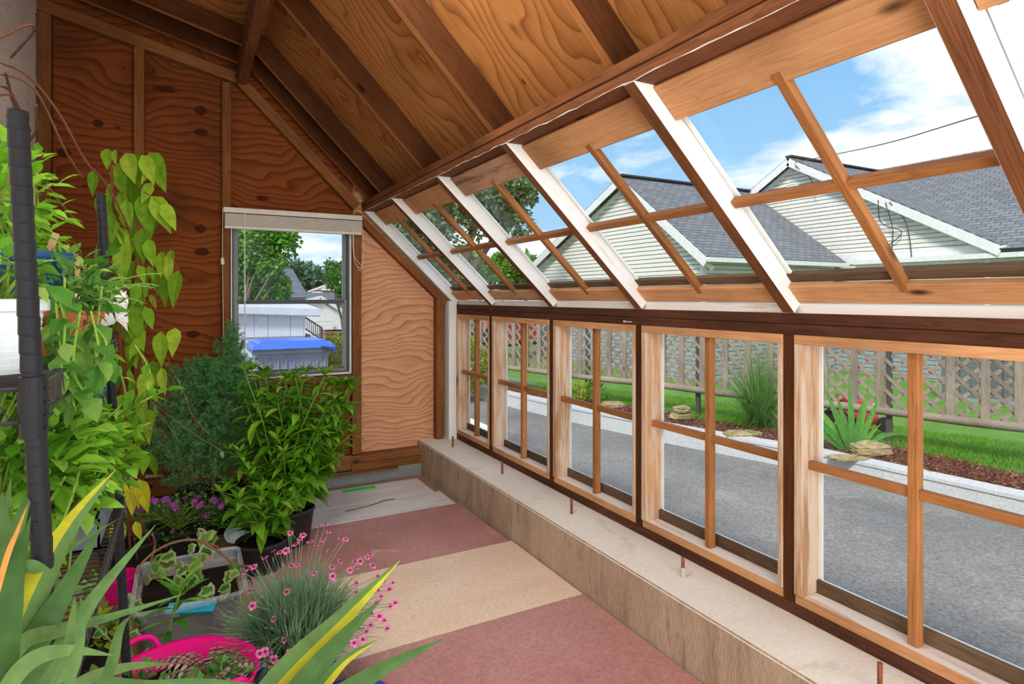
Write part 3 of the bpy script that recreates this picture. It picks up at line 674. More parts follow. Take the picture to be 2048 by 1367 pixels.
def pot(name, label, cat, loc, r0, r1, h, mat, soil=True, rim=.006, ribs=0, tilt=None, group=None, fill=.88):
    t = thing(name, label, cat, loc, group=group)
    s = MB(); pr = [(0.001, 0), (r0, 0), (r0+.003, .006)]
    if ribs:
        for k in range(ribs): z = h*(k+.5)/ribs*.85; r_ = r0+(r1-r0)*z/h; pr += [(r_, z-.003), (r_-.0012, z), (r_, z+.003)]
    pr += [(r1, h-.02), (r1+rim, h-.018), (r1+rim, h), (r1+rim*.4, h+.001), (r1-.003, h-.004), (r0, .01)]
    s.lathe(pr, 32); s.build('pot_wall', mat, t, smooth=not ribs)
    if soil:
        s = MB(); rf = r0+(r1-r0)*fill-.003; s.disc((0, 0, h*fill), rf, 24)
        s.build('soil', 'soil', t)
    return t
def bushy(mb, c, r3, n, L, W, droop=.9, up=.35, rr=R, m=0, segs=3, fold=.2, shape=.75, hollow=.35, stems=None, base=None, ns=10, sr=.0025):
    c = V(c)
    for k in range(n):
        d = V((rr.gauss(0, 1), rr.gauss(0, 1), rr.gauss(0, 1))).normalized(); q = (hollow+(1-hollow)*rr.random()**.6)*(1+.25*mnoise.noise(d*3+c))
        p = c+V((d.x*r3[0], d.y*r3[1], d.z*r3[2]))*q; dd = d+V((rr.uniform(-.7, .7), rr.uniform(-.7, .7), rr.uniform(-.5, .5)+up))
        sc = rr.uniform(.6, 1.15); mb.leaf(p, dd, L*sc, W*sc, droop*rr.uniform(.4, 1.3), segs, fold, shape, m=m, roll=rr.uniform(-.6, .6))
    if stems is not None:
        b = V(base)
        for k in range(ns):
            d = V((rr.gauss(0, 1), rr.gauss(0, 1), abs(rr.gauss(0, 1)))).normalized(); e = c+V((d.x*r3[0], d.y*r3[1], d.z*r3[2]))*.85
            stems.tube(bez([b+V((rr.uniform(-.02, .02), rr.uniform(-.02, .02), 0)), (b+e)/2+V((rr.uniform(-.03, .03), rr.uniform(-.03, .03), .03)), e], 4), sr, 5)

# ---- things on the upper shelf (z 1.27)
ZS = 1.269
t = pot('white_pot', 'ribbed white plastic pot on the upper wire shelf behind the near post', 'pot', (-.272, 1.245, ZS), .052, .066, .118, 'whitepot', ribs=9)
s = MB(); st = MB(); rr = random.Random(50); bushy(s, (0, 0, .15), (.07, .07, .045), 90, .05, .03, .9, .1, rr, stems=st, base=(0, 0, .1), ns=8)
s.build('foliage', 'lg_ivy', t); st.build('stem', 'stem_grn', t)
t = pot('blue_pot', 'blue glazed pot with herbs behind the white pot on the upper shelf', 'pot', (-.325, 1.60, ZS), .075, .104, .215, 'bluepot')
s = MB(); st = MB(); bushy(s, (-.03, -.02, .32), (.13, .12, .12), 260, .045, .024, .6, .3, rr, stems=st, base=(0, 0, .2), ns=16)
s.build('foliage', 'lg_mint', t); st.build('stem', 'stem_grn', t)
t = pot('terracotta_pot', 'small terracotta pot wedged between the blue pot and the far post', 'pot', (-.232, 1.475, ZS), .036, .05, .095, 'terra')
s = MB(); bushy(s, (0.02, .03, .13), (.06, .08, .06), 110, .035, .018, .6, .3, rr); s.build('foliage', 'lg_ger', t)
t = pot('terracotta_pot', 'terracotta pot beside the crinkled plastic bag at the far end of the upper shelf', 'pot', (-.235, 1.74, ZS), .042, .056, .09, 'terra')
s = MB(); st = MB()
for k in range(26):     # ferny carrot-like fronds
    a = rr.uniform(0, 2*PI); d = V((math.cos(a)*.8, math.sin(a)*.8, rr.uniform(.5, 1.3))); p = V((0, 0, .08)); L = rr.uniform(.12, .22); pts = [p]; dd = d.normalized()
    for j in range(8): dd = (dd+V((0, 0, -.14))).normalized(); pts.append(pts[-1]+dd*L/8)
    st.tube(pts, .0012, 4)
    for j in range(2, 9):
        for sg in (-1, 1):
            sd_ = dd.cross(V((0, 0, 1))).normalized()*sg; w_ = .035*(1-abs(j-4)/7); s.leaf(pts[j], sd_+dd*.4, w_, .012, .4, 2, .1, .8)
s.build('foliage', 'lg_ger', t); st.build('stem', 'stem_grn', t)
for (u0, v0, u1, v1, w_, tt, lb) in ((92, 520, 112, 466, .016, 1.32, 'pale wooden plant label leaning out of the blue pot'), (162, 590, 152, 522, .013, 1.5, 'pale wooden plant label standing above the crinkled bag')):
    p0, p1 = at(u0, v0, t=tt), at(u1, v1, t=tt); s = MB(); s.bar(p0, p1, w_, .0015, (-SY, -CY, 0)); tag(s.build('plant_label', 'labelwood'), lb, 'label')
# crinkled bag
bg_ = thing('plastic_bag', 'crinkled clear plastic bag with a red print on the upper shelf', 'bag', at(192, 606, t=1.72)); s = MB(); s2_ = MB(); n = 9; vs = []
for j in range(n):
    for i in range(n): vs.append(V(((i/(n-1)-.5)*.15, (j/(n-1)-.5)*.07, .03*mnoise.noise(V((i*.7, j*.9, 3)))*2+.02-(abs(i/(n-1)-.5)*.03)))+rv(.006))
s.add(vs, [(j*n+i, j*n+i+1, (j+1)*n+i+1, (j+1)*n+i) for j in range(n-1) for i in range(n-1)])
s.add([q+V((0, 0, -.05))+rv(.006) for q in vs], [(j*n+i, (j+1)*n+i, (j+1)*n+i+1, j*n+i+1) for j in range(n-1) for i in range(n-1)])
s.build('film', 'bag', bg_); s2_.leaf((.0, -.03, -.01), (1, .1, -.1), .07, .02, 0, 2, 0, .6); s2_.leaf((-.06, -.02, -.02), (1, .2, .2), .05, .014, 0, 2, 0, .6); s2_.build('red_print', 'bagred', bg_)
# trailing ivy over the shelf edge
def trail(mb, st, pts, leafL, leafW, step, rr, droop=1.2, sr=.002, side=1.0, m=0, shape=.7):
    P = bez(pts, 6); st.tube(P, sr, 5); L = 0
    for i in range(1, len(P)):
        L += (P[i]-P[i-1]).length
        if L > step:
            L = 0; d = (P[i]-P[i-1]).normalized(); sd_ = rdir()
            sc = rr.uniform(.6, 1.15); mb.leaf(P[i], sd_*side+d*.3+V((0, 0, -.35)), leafL*sc, leafW*sc, droop*rr.uniform(.3, 1.2), 3, .2, shape, m=m, roll=rr.uniform(-.7, .7))
rr = random.Random(61)
iv = thing('trailing_ivy', 'dark green ivy spilling over the edge of the upper shelf', 'plant', at(150, 640, t=1.35)); s = MB(); st = MB(); b = iv.location
for k in range(22):
    u0 = rr.uniform(95, 205); T_ = rr.uniform(1.03, 1.2) if k % 2 else rr.uniform(1.25, 1.5); p = [at(u0, 640+rr.uniform(-110, 30), t=T_+.05)-b]; tt = T_; pass
    u, v = u0, 640
    for q in range(rr.choice((2, 3))): u += rr.uniform(-18, 34); v += rr.uniform(28, 75); p.append(at(u, v, t=tt)-b)
    trail(s, st, p, .052, .036, .017, rr)
bushy(s, at(150, 560, t=1.5)-b, (.08, .15, .07), 130, .05, .03, .8, .2, rr)
s.build('foliage', 'lg_ivy', iv); st.build('stem', 'stem_grn', iv)
# herb at the upper left, behind the near post
hb = thing('climbing_herb', 'light green climber on twigs at the top left by the plaster wall', 'plant', at(20, 520, t=1.5)); s = MB(); st = MB(); b = hb.location
for k in range(9):
    u0 = rr.uniform(-60, 60); p = [at(u0, 520, t=1.5)-b, at(u0+rr.uniform(-30, 30), 400, t=1.5+rr.uniform(-.1, .2))-b, at(u0+rr.uniform(-40, 40), rr.uniform(240, 340), t=1.55)-b]
    trail(s, st, p, .045, .026, .035, rr, .7)
bushy(s, at(10, 480, t=1.55)-b, (.12, .14, .06), 200, .045, .024, .6, .3, rr)
bushy(s, at(20, 410, t=1.6)-b, (.09, .1, .04), 22, .045, .03, .8, .1, rr)
s.build('foliage', 'lg_aster', hb); st.build('stem', 'stem_brn', hb)
tw = thing('dried_vine', 'bare brown vine twigs arching over the shelf top', 'plant', at(45, 240, t=1.4)); s = MB(); b = tw.location
for path, r_ in (([(-40, 90), (0, 75), (55, 50), (68, 62), (40, 95), (22, 115)], .0035), ([(-60, 110), (0, 125), (60, 155), (120, 230), (170, 320), (215, 372), (260, 460)], .0028), ([(-50, 150), (0, 148), (70, 180), (130, 300), (165, 355)], .0025),
                 ([(-40, 190), (0, 172), (25, 190), (40, 245)], .003), ([(10, 145), (20, 180), (35, 240)], .003), ([(72, 210), (72, 260), (58, 300), (105, 385), (150, 440)], .003), ([(-30, 200), (20, 190), (45, 230), (62, 262)], .0026), ([(-40, 240), (10, 310), (35, 350)], .002)):
    s.tube(bez([at(u, v, t=1.4+.002*i*30)-b for i, (u, v) in enumerate(path)], 6), [r_*(1+.25*(k % 4 == 0)) for k in range(6*(len(path)-1)+1)], 6)
s.build('stem', 'twig', tw)

# ---- lower shelf
t = pot('blue_pot', 'tall blue pot half hidden by foliage under the upper shelf', 'pot', (-.285, 2.0, .80), .07, .085, .34, 'bluepot', soil=True)
t = pot('dusty_plant', 'silvery fuzzy leaved plant on the lower shelf near the far post', 'plant', (-.27, 1.82, .80), .05, .06, .1, 'blackpot'); s = MB(); rr = random.Random(71)
for k in range(70): d = rdir(); d.z = abs(d.z); s.leaf((0, 0, .1), d+V((0, 0, .3)), rr.uniform(.07, .13), .014, .5, 4, .1, 'strap')
s.build('foliage', 'lg_silver', t)
mn = thing('mint_plant', 'dense bright green mint filling the lower shelf', 'plant', (-.33, 1.45, .80)); s = MB(); st = MB(); rr = random.Random(72); b = mn.location
for (u, v, tt, r_, n) in ((40, 860, 1.35, .15, 330), (25, 960, 1.25, .15, 300), (120, 900, 1.5, .12, 260), (170, 930, 1.6, .10, 200), (60, 780, 1.5, .10, 130), (10, 780, 1.3, .08, 90), (140, 990, 1.5, .09, 120), (190, 860, 1.75, .08, 110)):
    bushy(s, at(u, v, t=tt)-b, (r_, r_*.8, r_*.85), n, .06, .036, .8, .25, rr, stems=st, base=(rr.uniform(-.05, .1), rr.uniform(-.3, .3), .02), ns=9, sr=.0028, segs=3)
s.build('foliage', 'lg_mint', mn); st.build('stem', 'stem_grn', mn)
sc_ = thing('sweet_potato_vine', 'long yellow-green stems arching from the shelf past the far post', 'plant', at(200, 700, t=1.55)); s = MB(); st = MB(); b = sc_.location; rr = random.Random(73)
for path in ([(205, 690), (240, 745), (248, 800), (205, 850), (210, 905), (235, 925)], [(150, 690), (130, 780), (125, 850), (160, 900), (205, 960)], [(200, 700), (190, 760), (205, 830), (190, 900)], [(180, 880), (240, 830), (290, 800), (330, 780)],
             [(270, 690), (300, 745), (290, 800), (250, 860)], [(170, 700), (210, 800), (240, 850), (270, 855), (300, 845)], [(140, 700), (150, 770), (190, 800), (180, 870)]):
    trail(s, st, [at(u, v, t=1.5+.25*rr.random()+.0008*(u-150))-b for u, v in path], .055, .03, .04, rr, .9, .0028)
s.build('foliage', 'lg_mint', sc_); st.build('stem', 'stem_grn', sc_)
s = MB(); gb = thing('grey_tray', 'grey plastic tray on the lower shelf under the mint', 'tray', (-.27, 1.86, .797)); 
for a, b_ in (((-.09, -.15), (.09, -.145)), ((-.09, .145), (.09, .15)), ((-.09, -.15), (-.085, .15)), ((.085, -.15), (.09, .15))): s.box((a[0], a[1], 0), (b_[0], b_[1], .07))
s.box((-.09, -.15, 0), (.09, .15, .005)); s.build('tray_body', 'greybin', gb)
t = pot('blue_bucket', 'blue plastic bucket on the lower shelf behind the yucca blades', 'bucket', (-.29, 1.22, .797), .075, .095, .15, 'bluepail'); s = MB(); rr = random.Random(74)
bushy(s, (0, 0, .18), (.08, .08, .05), 70, .05, .03, .7, .2, rr); s.build('foliage', 'lg_mint', t)

# ================================================================== CLEMATIS
cl = thing('clematis_vine', 'clematis with drooping pointed leaves climbing a thin dark stake', 'plant', at(258, 1140, t=3.0)); b = cl.location; T0 = 2.8
s = MB(); st = MB(); sy = MB(); rr = random.Random(81)
pl = MB(); pl.tube([at(260, 1120, t=2.95)-b, at(255, 900, t=2.85)-b, at(238, 640, t=2.8)-b, at(226, 380, t=2.78)-b, at(222, 330, t=2.78)-b], .0055, 8); pl.build('stake', 'stem_red', cl)
vines = [[(262, 1110), (250, 960), (240, 840), (250, 700), (238, 560), (228, 420), (225, 300)], [(275, 1120), (256, 980), (270, 840), (285, 700), (288, 600), (262, 480), (245, 360)], [(300, 1080), (262, 980), (252, 880), (245, 760), (300, 620), (330, 520), (320, 500)],
         [(262, 900), (300, 860), (330, 870), (312, 905)], [(280, 660), (310, 660), (345, 655)], [(240, 480), (275, 510), (300, 540), (330, 530)], [(285, 690), (310, 700), (325, 740), (345, 790)], [(255, 620), (285, 640), (290, 660)]]
for q in vines: st.tube(bez([at(u, v, t=T0+rr.uniform(-.03, .03))-b for u, v in q], 6), .0018, 5)
LV = [(214, 297, 40, .1), (228, 300, 30, .3), (250, 306, 62, .15), (268, 308, 70, .2), (283, 310, 55, .5), (298, 305, 80, .25), (240, 325, 55, -.1), (190, 338, 48, -.1), (224, 330, 60, .3), (262, 335, 66, .1), (205, 385, 62, -.1), (222, 380, 52, .0), (239, 385, 58, .3), (256, 372, 70, 0),
      (272, 368, 48, .1), (286, 385, 80, .05), (303, 392, 70, .35), (322, 408, 52, .4), (250, 400, 55, .1), (212, 400, 60, .2), (278, 410, 62, -.1), (300, 410, 58, .1), (210, 445, 55, -.1), (232, 455, 60, .1), (262, 452, 62, .2), (286, 455, 66, .15), (246, 490, 72, .1), (268, 475, 44, -.2),
      (294, 478, 50, .35), (322, 502, 50, .1), (340, 500, 50, .25), (333, 512, 46, .0), (312, 540, 58, .05), (330, 545, 62, .05), (358, 540, 66, .0), (282, 550, 42, .2), (270, 520, 55, -.3), (246, 590, 50, .2), (262, 610, 60, .3), (276, 560, 50, .3), (240, 640, 50, .6), (262, 640, 58, .3), (322, 662, 62, .0),
      (350, 655, 52, .0), (255, 690, 45, .2), (270, 690, 55, -.2), (235, 720, 60, .1), (218, 730, 50, -.1), (305, 720, 52, .1), (322, 735, 48, .1), (298, 740, 60, -.1), (280, 785, 62, .1), (268, 778, 45, -.2), (245, 805, 58, .1), (258, 800, 60, .2), (228, 810, 60, -.2), (278, 835, 52, .1), (285, 840, 52, -.2), (298, 838, 46, .2),
      (270, 890, 50, 0.1), (292, 905, 38, -.15), (302, 905, 48, .1), (235, 890, 55, .1), (245, 890, 60, .2), (225, 885, 50, -.2), (215, 840, 50, -.2), (262, 885, 42, .3)]
for (u, v, L_, dx) in LV:
    p = at(u, v, t=T0+rr.uniform(-.09, .09))-b; d = V((CY*dx+rr.uniform(-.15, .15), -SY*dx+rr.uniform(-.3, .1), -.55)); L = L_*1.15*T0/FPX
    n_ = V((-SY*.9+rr.uniform(-.6, .6), -CY*.9+rr.uniform(-.3, .3), .35)); tgt = s
    tgt.leaf(p, d, L, L*.46, .9, 6, .22, .62, nrm=n_)
    q = min((V(st.v[i]) for i in range(0, len(st.v), 25)), key=lambda w_: (w_-p).length); st.tube(bez([q, (q+p)/2+V((0, 0, .015)), p], 3), .001, 4)
for k in range(60):
    u = rr.uniform(205, 310); v = rr.uniform(330, 900); p = at(u, v, t=T0+rr.uniform(-.1, .15))-b; L = rr.uniform(30, 55)*T0/FPX; s.leaf(p, V((rr.uniform(-.5, .5), rr.uniform(-.5, .3), -.6)), L, L*.42, .8, 5, .2, .62, nrm=(-SY, -CY, .5), roll=rr.uniform(-.8, .8))
for (u, v, L_, dx) in ((252, 955, 46, -.1), (265, 955, 66, 0), (278, 958, 62, .25), (272, 960, 50, .1), (215, 965, 56, -.1), (225, 960, 72, .1), (243, 1038, 62, -.1), (270, 1042, 36, .3), (236, 1045, 40, -.3)):
    p = at(u, v, t=T0-.05)-b; L = L_*T0/FPX*1.1; sy.leaf(p, V((CY*dx, -SY*dx-.1, -.6)), L, L*.46, .6, 6, .22, .62, nrm=(-SY, -CY, .3))
s.build('foliage', 'lg_clem', cl); sy.build('yellow_foliage', 'lg_yel', cl); st.build('stem', 'stem_red', cl)
t = pot('black_pot', 'black nursery pot holding the clematis stake', 'pot', (b.x, b.y, -.02), .10, .13, .2, 'blackpot')
wt = thing('wilted_vine', 'thin wilted vine hanging from the clematis towards the juniper', 'plant', at(345, 780, t=3.0)); s = MB(); st = MB(); b = wt.location; rr = random.Random(83)
for path in ([(335, 715), (350, 750), (370, 790), (385, 830), (420, 870)], [(290, 790), (330, 825), (365, 850), (400, 875), (450, 905)], [(300, 800), (330, 840), (355, 880)]):
    trail(s, st, [at(u, v, t=3.0)-b for u, v in path], .045, .022, .05, rr, 1.6, .0015)
s.build('foliage', 'lg_ger', wt); st.build('stem', 'stem_brn', wt)

# ================================================================== FLOOR PLANTS
# juniper
jn = pot('potted_juniper', 'dark green juniper in a wide black nursery pot below the gable window', 'plant', (.14, 4.12, -.02), .15, .19, .24, 'blackpot', ribs=0, rim=.015)
b = V(jn.location); s = MB(); st = MB(); rr = random.Random(91)
st.tube(bez([(0, 0, .2), (.02, 0, .5), (.0, .02, .8), (.06, 0, 1.05)], 6), [.012-.0005*k for k in range(19)], 6)
def spray(p, d, L):
    pts = [V(p)]; dd = V(d).normalized()
    for j in range(4): dd = (dd+V((0, 0, .14))+rv(.12)).normalized(); pts.append(pts[-1]+dd*L/4)
    st.tube(pts, [.0025, .002, .0016, .0012, .0008], 4)
    for j in range(16):
        q = rr.random()*3.999; i = int(q); pp = pts[i].lerp(pts[i+1], q-i); e = dd*.7+rv(.9); l2 = L*.34*(1.2-q/4.5)
        e.normalize(); 
        for m_ in range(9):
            w_ = (m_+1)/9; p3 = pp+e*l2*w_; s.tiny(p3, e*.8+rv(.9), .020, .0028, rr=rr)
            s.tiny(p3, e*.8+rv(.9), .018, .0028, rr=rr)
for k in range(330):
    hgt = rr.random()**.85; z = .26+.72*hgt; a = rr.uniform(0, 2*PI); r_ = (.33*(1-hgt)**.6+.06)*(1+.3*math.sin(a*3+hgt*7)); rin = r_*rr.uniform(.35, .75)
    spray((math.cos(a)*rin*.9-.03*(1-hgt)+.03*hgt, math.sin(a)*rin*.7, z), (math.cos(a), math.sin(a), .55), r_*.62+.05)
for k in range(26): spray((.08+rr.uniform(-.04, .06), rr.uniform(-.05, .05), .9+.25*rr.random()), (rr.uniform(-.6, .9), rr.uniform(-.5, .5), 1.1), .12)
s.build('foliage', 'lg_jun', jn); st.build('stem', 'stem_brn', jn)
# tall leafy perennial
def leafystem(s, st, base, top, L, W, rr, n=16, lean_=.5, r0=.004, sprout=True):
    base, top = V(base), V(top); mid = (base+top)/2+V((rr.uniform(-.05, .05), rr.uniform(-.05, .05), .03)); P = bez([base, mid, top], 10); st.tube(P, [r0*(1-.5*i/len(P)) for i in range(len(P))], 5)
    for k in range(n):
        q = (.18+.82*k/n)*(len(P)-1); i = min(int(q), len(P)-2); p = P[i].lerp(P[i+1], q-i); a = k*2.4+rr.uniform(-.4, .4)
        d = V((math.cos(a), math.sin(a), rr.uniform(.0, .7))); sc = (1.1-.45*k/n)*rr.uniform(.75, 1.15)
        s.leaf(p, d, L*sc, W*sc, 1.1*rr.uniform(.4, 1.3), 5, .25, .78, roll=rr.uniform(-.3, .3))
    if sprout:
        for k in range(6): a = k*1.05; s.leaf(P[-1], (math.cos(a), math.sin(a), 1.0), L*.55, W*.5, .5, 4, .25, .85)
as_ = pot('leafy_perennial', 'tall bright green leafy perennial in a black pot, in front of the gable window', 'plant', (.50, 3.62, -.02), .12, .15, .22, 'blackpot')
b = V(as_.location); s = MB(); st = MB(); rr = random.Random(95)
for k in range(62):
    u = rr.uniform(485, 705); v = 735+145*rr.random()**1.3; e = at(u, v, t=3.5+rr.uniform(-.28, .28))-b
    if u > 660: e = at(u, max(v, 770), t=3.5)-b
    leafystem(s, st, (rr.uniform(-.08, .08), rr.uniform(-.08, .08), .2), e, .16, .05, rr, 22)
for k in range(18):
    a = rr.uniform(0, 2*PI); e = V((math.cos(a)*.30, math.sin(a)*.3, rr.uniform(.3, .6))); leafystem(s, st, (rr.uniform(-.08, .08), rr.uniform(-.08, .08), .2), e, .13, .04, rr, 11)
s.build('foliage', 'lg_aster', as_); st.build('stem', 'stem_grn', as_)
as2 = pot('leafy_perennial', 'lower broad leaved perennial in a black pot in front of the tall one', 'plant', (.34, 3.33, -.02), .09, .12, .17, 'blackpot')
s = MB(); st = MB()
for k in range(15):
    a = rr.uniform(0, 2*PI); e = V((math.cos(a)*.2, math.sin(a)*.16, rr.uniform(.26, .46))); leafystem(s, st, (0, 0, .15), e, .15, .05, rr, 8)
s.build('foliage', 'lg_aster', as2); st.build('stem', 'stem_grn', as2)
# white and brown bowls
for k, (u, v, lb) in enumerate(((508, 1105, 'white plastic cup lying under the leafy perennial'), (470, 1062, 'white bowl tipped behind the ivy tote'))):
    p = at(u, v+25, Z=.0); t = thing('white_bowl', lb, 'bowl', (p.x, p.y, .045)); s = MB(); s.lathe([(.001, 0), (.032, 0), (.05, .07), (.052, .075), (.047, .072), (.03, .006)], 24); o = s.build('bowl_wall', 'whitepot', t, smooth=True); t.rotation_euler = (1.05, 0, -.5+.4*k)
t = pot('brown_pot', 'low brown pot between the ivy tote and the leafy perennial', 'pot', (.17, 3.42, -.02), .06, .075, .1, 'brownpot')
# geranium
gm = pot('purple_geranium', 'mounded purple flowering geranium behind the ivy tote', 'plant', (-.05, 3.78, -.02), .13, .16, .16, 'blackpot')
b = V(gm.location); s = MB(); st = MB(); rr = random.Random(97)
bushy(s, (0, 0, .19), (.32, .24, .11), 1700, .026, .02, .4, .5, rr, segs=2, hollow=.5, shape=.6, stems=st, base=(0, 0, .14), ns=50, sr=.0014)
s.build('foliage', 'lg_ger', gm); st.build('stem', 'stem_grn', gm)
def flower(name, parent, p, nrm, r_, petals, mats, n=5, notch=False):
    s = MB(); d, y, z = frame_of(V(nrm))
    for k in range(n):
        a = 2*PI*k/n; e = y*math.cos(a)+z*math.sin(a); f = y*math.cos(a+PI/2)+z*math.sin(a+PI/2)
        s.add([e*r_*.02, e*r_*.65+f*r_*.42+d*r_*.1, e*r_+f*r_*.3+d*r_*.02, e*r_*.92, e*r_-f*r_*.3+d*r_*.02, e*r_*.65-f*r_*.42+d*r_*.1], [(0, 1, 2, 3, 4, 5)], 0)
        s.add([e*r_*.0+f*r_*.1+d*.0018, e*r_*.34+f*r_*.16+d*.003, e*r_*.34-f*r_*.16+d*.003, e*r_*.0-f*r_*.1+d*.0018], [(0, 1, 2, 3)], 1)
    return s.build(name, mats, parent, loc=p)
fl0 = None
def copyflower(src, parent, p, nrm, sc=1):
    o = src.copy(); COL.objects.link(o); o.parent = parent; o.location = p; o.rotation_euler = V(nrm).to_track_quat('Z', 'Y').to_euler(); o.scale = (sc, sc, sc); return o
GF = [(245, 1015), (252, 1012), (262, 1014), (290, 1010), (303, 998), (310, 1001), (330, 998), (336, 1006), (342, 1012), (352, 1015), (348, 1008), (370, 995), (388, 1003), (396, 994), (402, 1008), (398, 1011), (428, 1000), (445, 1008), (442, 1012), (277, 1020), (345, 1062), (367, 1060), (412, 1030), (355, 1012), (195, 1032), (175, 1048)]
st = MB(); src = None
for (u, v) in GF:
    p = at(u, v, t=3.3+rr.uniform(-.12, .12))-b; st.tube([p, V((p.x*.7, p.y*.7, .24))], .0009, 4); nr = V((-SY+rr.uniform(-.7, .7), -CY+rr.uniform(-.5, .5), 1.0))
    if src is None: src = flower('flower', gm, (0, 0, 0), (0, 0, 1), .02, 5, ['pet_purp', 'pet_purp']); src.location = p; src.rotation_euler = nr.to_track_quat('Z', 'Y').to_euler()
    else: copyflower(src, gm, p, nr, rr.uniform(.75, 1.15))
st.build('flower_stalk', 'stem_grn', gm)
# clear tote with ivy
tt_ = thing('clear_tote', 'clear plastic tote half full of dark soil', 'tote', (.015, 2.935, -.018)); s = MB(); a0, b0, a1, b1, H = .165, .20, .195, .235, .21
def rrect(a, b_, z, r_=.04, n=5):
    o = []
    for (cx, cy_, q) in ((a-r_, b_-r_, 0), (-a+r_, b_-r_, 1), (-a+r_, -b_+r_, 2), (a-r_, -b_+r_, 3)):
        for k in range(n): an = PI/2*(q+k/(n-1)); o.append((cx+r_*math.cos(an), cy_+r_*math.sin(an), z))
    return o
rings = [rrect(a0, b0, 0), rrect(a0+.01, b0+.01, H*.3), rrect(a1-.008, b1-.008, H*.8), rrect(a1-.004, b1-.004, H*.82), rrect(a1, b1, H*.97), rrect(a1+.016, b1+.016, H), rrect(a1+.016, b1+.016, H-.014)]
vs = [p for r_ in rings for p in r_]; n = 20; s.add(vs, [(i*n+j, i*n+(j+1) % n, (i+1)*n+(j+1) % n, (i+1)*n+j) for i in range(len(rings)-1) for j in range(n)]+[tuple(range(n-1, -1, -1))])
for k in range(-5, 6):
    s.bar((a1-.002, k*.035, H*.83), (a1+.004, k*.035, H*.97), .004, .003, (1, 0, 0)); s.bar((k*.03, -b1+.002, H*.83), (k*.03, -b1-.004, H*.97), .004, .003, (0, 1, 0))
s.build('tote_wall', 'clear', tt_, smooth=False)
s = MB(); R2 = [rrect(a0-.004, b0-.004, .004), rrect(a0+.008, b0+.008, H*.35), rrect(a0+.018, b0+.018, H*.66)]; vs = [p for r_ in R2 for p in r_]; s.add(vs, [(i*n+j, i*n+(j+1) % n, (i+1)*n+(j+1) % n, (i+1)*n+j) for i in range(2) for j in range(n)]+[tuple(range(n-1, -1, -1)), tuple(40+j for j in range(n))]); s.build('soil', 'soil', tt_)
b = V(tt_.location); iv2 = thing('variegated_ivy', 'cream edged ivy on woody arching stems in the clear tote', 'plant', b+V((-.1, -.1, .14))); bb = V(iv2.location); s = MB(); sg = MB(); st = MB(); rr = random.Random(101)
st.tube(bez([at(305, 1185, t=2.7)-bb, at(285, 1190, t=2.6)-bb, at(270, 1150, t=2.6)-bb, at(300, 1110, t=2.65)-bb, at(345, 1085, t=2.7)-bb, at(395, 1080, t=2.75)-bb, at(440, 1105, t=2.7)-bb, at(470, 1128, t=2.65)-bb, at(500, 1132, t=2.6)-bb], 6), .0055, 7)
st.tube(bez([at(300, 1180, t=2.75)-bb, at(298, 1140, t=2.72)-bb, at(310, 1090, t=2.75)-bb, at(305, 1068, t=2.7)-bb], 5), .005, 7)
for path in ([(300, 1170), (315, 1185), (325, 1200)], [(300, 1175), (285, 1195), (300, 1205)], [(320, 1125), (350, 1130), (380, 1140)], [(400, 1085), (430, 1090), (445, 1108)], [(310, 1190), (330, 1180), (322, 1210)]): st.tube(bez([at(u, v, t=2.68)-bb for u, v in path], 5), .003, 5)
def ivyleaf(mb, p, d, L, nrm, m):
    d = V(d).normalized(); _, y, z = frame_of(d, V(nrm)); pr = [(0, 0), (.15, .42), (.42, .30), (.62, .36), (1, 0), (.62, -.36), (.42, -.30), (.15, -.42)]
    mb.add([V(p)+d*L*.1+z*L*.05]+[V(p)+d*a*L+y*c_*L-z*abs(c_)*L*.15 for a, c_ in pr], [(0, 1+i, 1+(i+1) % 8) for i in range(8)], m)
    mb.add([V(p)+d*L*.16+z*(L*.05+.001)]+[V(p)+d*(.1+a*.78)*L+y*c_*.72*L-z*(abs(c_)*L*.15-.001) for a, c_ in pr], [(0, 1+i, 1+(i+1) % 8) for i in range(8)], 1-m)
for (u, v, tt) in [(305, 1125, 2.68), (318, 1135, 2.66), (300, 1150, 2.65), (312, 1110, 2.7), (385, 1085, 2.75), (400, 1095, 2.72), (392, 1110, 2.7), (408, 1105, 2.7), (365, 1122, 2.72), (378, 1128, 2.7), (388, 1140, 2.68), (372, 1142, 2.68), (352, 1105, 2.7), (353, 1118, 2.7), (402, 1120, 2.7), (470, 1125, 2.6), (462, 1138, 2.6), (478, 1140, 2.6), (412, 1062, 2.9), (425, 1058, 2.9), (418, 1072, 2.9), (432, 1068, 2.9), (406, 1056, 2.95),
                   (410, 1170, 2.5), (420, 1178, 2.5), (402, 1180, 2.5), (425, 1186, 2.5), (455, 1175, 2.5), (462, 1168, 2.5), (430, 1172, 2.5), (380, 1150, 2.62), (360, 1150, 2.62), (395, 1150, 2.6), (245, 1195, 2.4), (250, 1210, 2.35), (270, 1200, 2.4), (235, 1240, 2.3), (255, 1245, 2.3), (225, 1235, 2.3), (265, 1235, 2.3), (248, 1260, 2.25), (232, 1262, 2.25), (215, 1255, 2.25), (262, 1262, 2.25), (240, 1280, 2.2), (190, 1140, 2.5), (180, 1165, 2.5), (175, 1185, 2.4), (200, 1150, 2.5), (168, 1170, 2.4)]:
    ivyleaf(s, at(u, v, t=tt)-bb, V((rr.uniform(-.7, .7), rr.uniform(-.4, .2), rr.uniform(-.9, -.1))), rr.uniform(.045, .075), (-SY+rr.uniform(-.4, .4), -CY, .8), 0)
s.build('foliage', ['lg_var', 'lg_ivy'], iv2); st.build('stem', 'stem_brn', iv2)
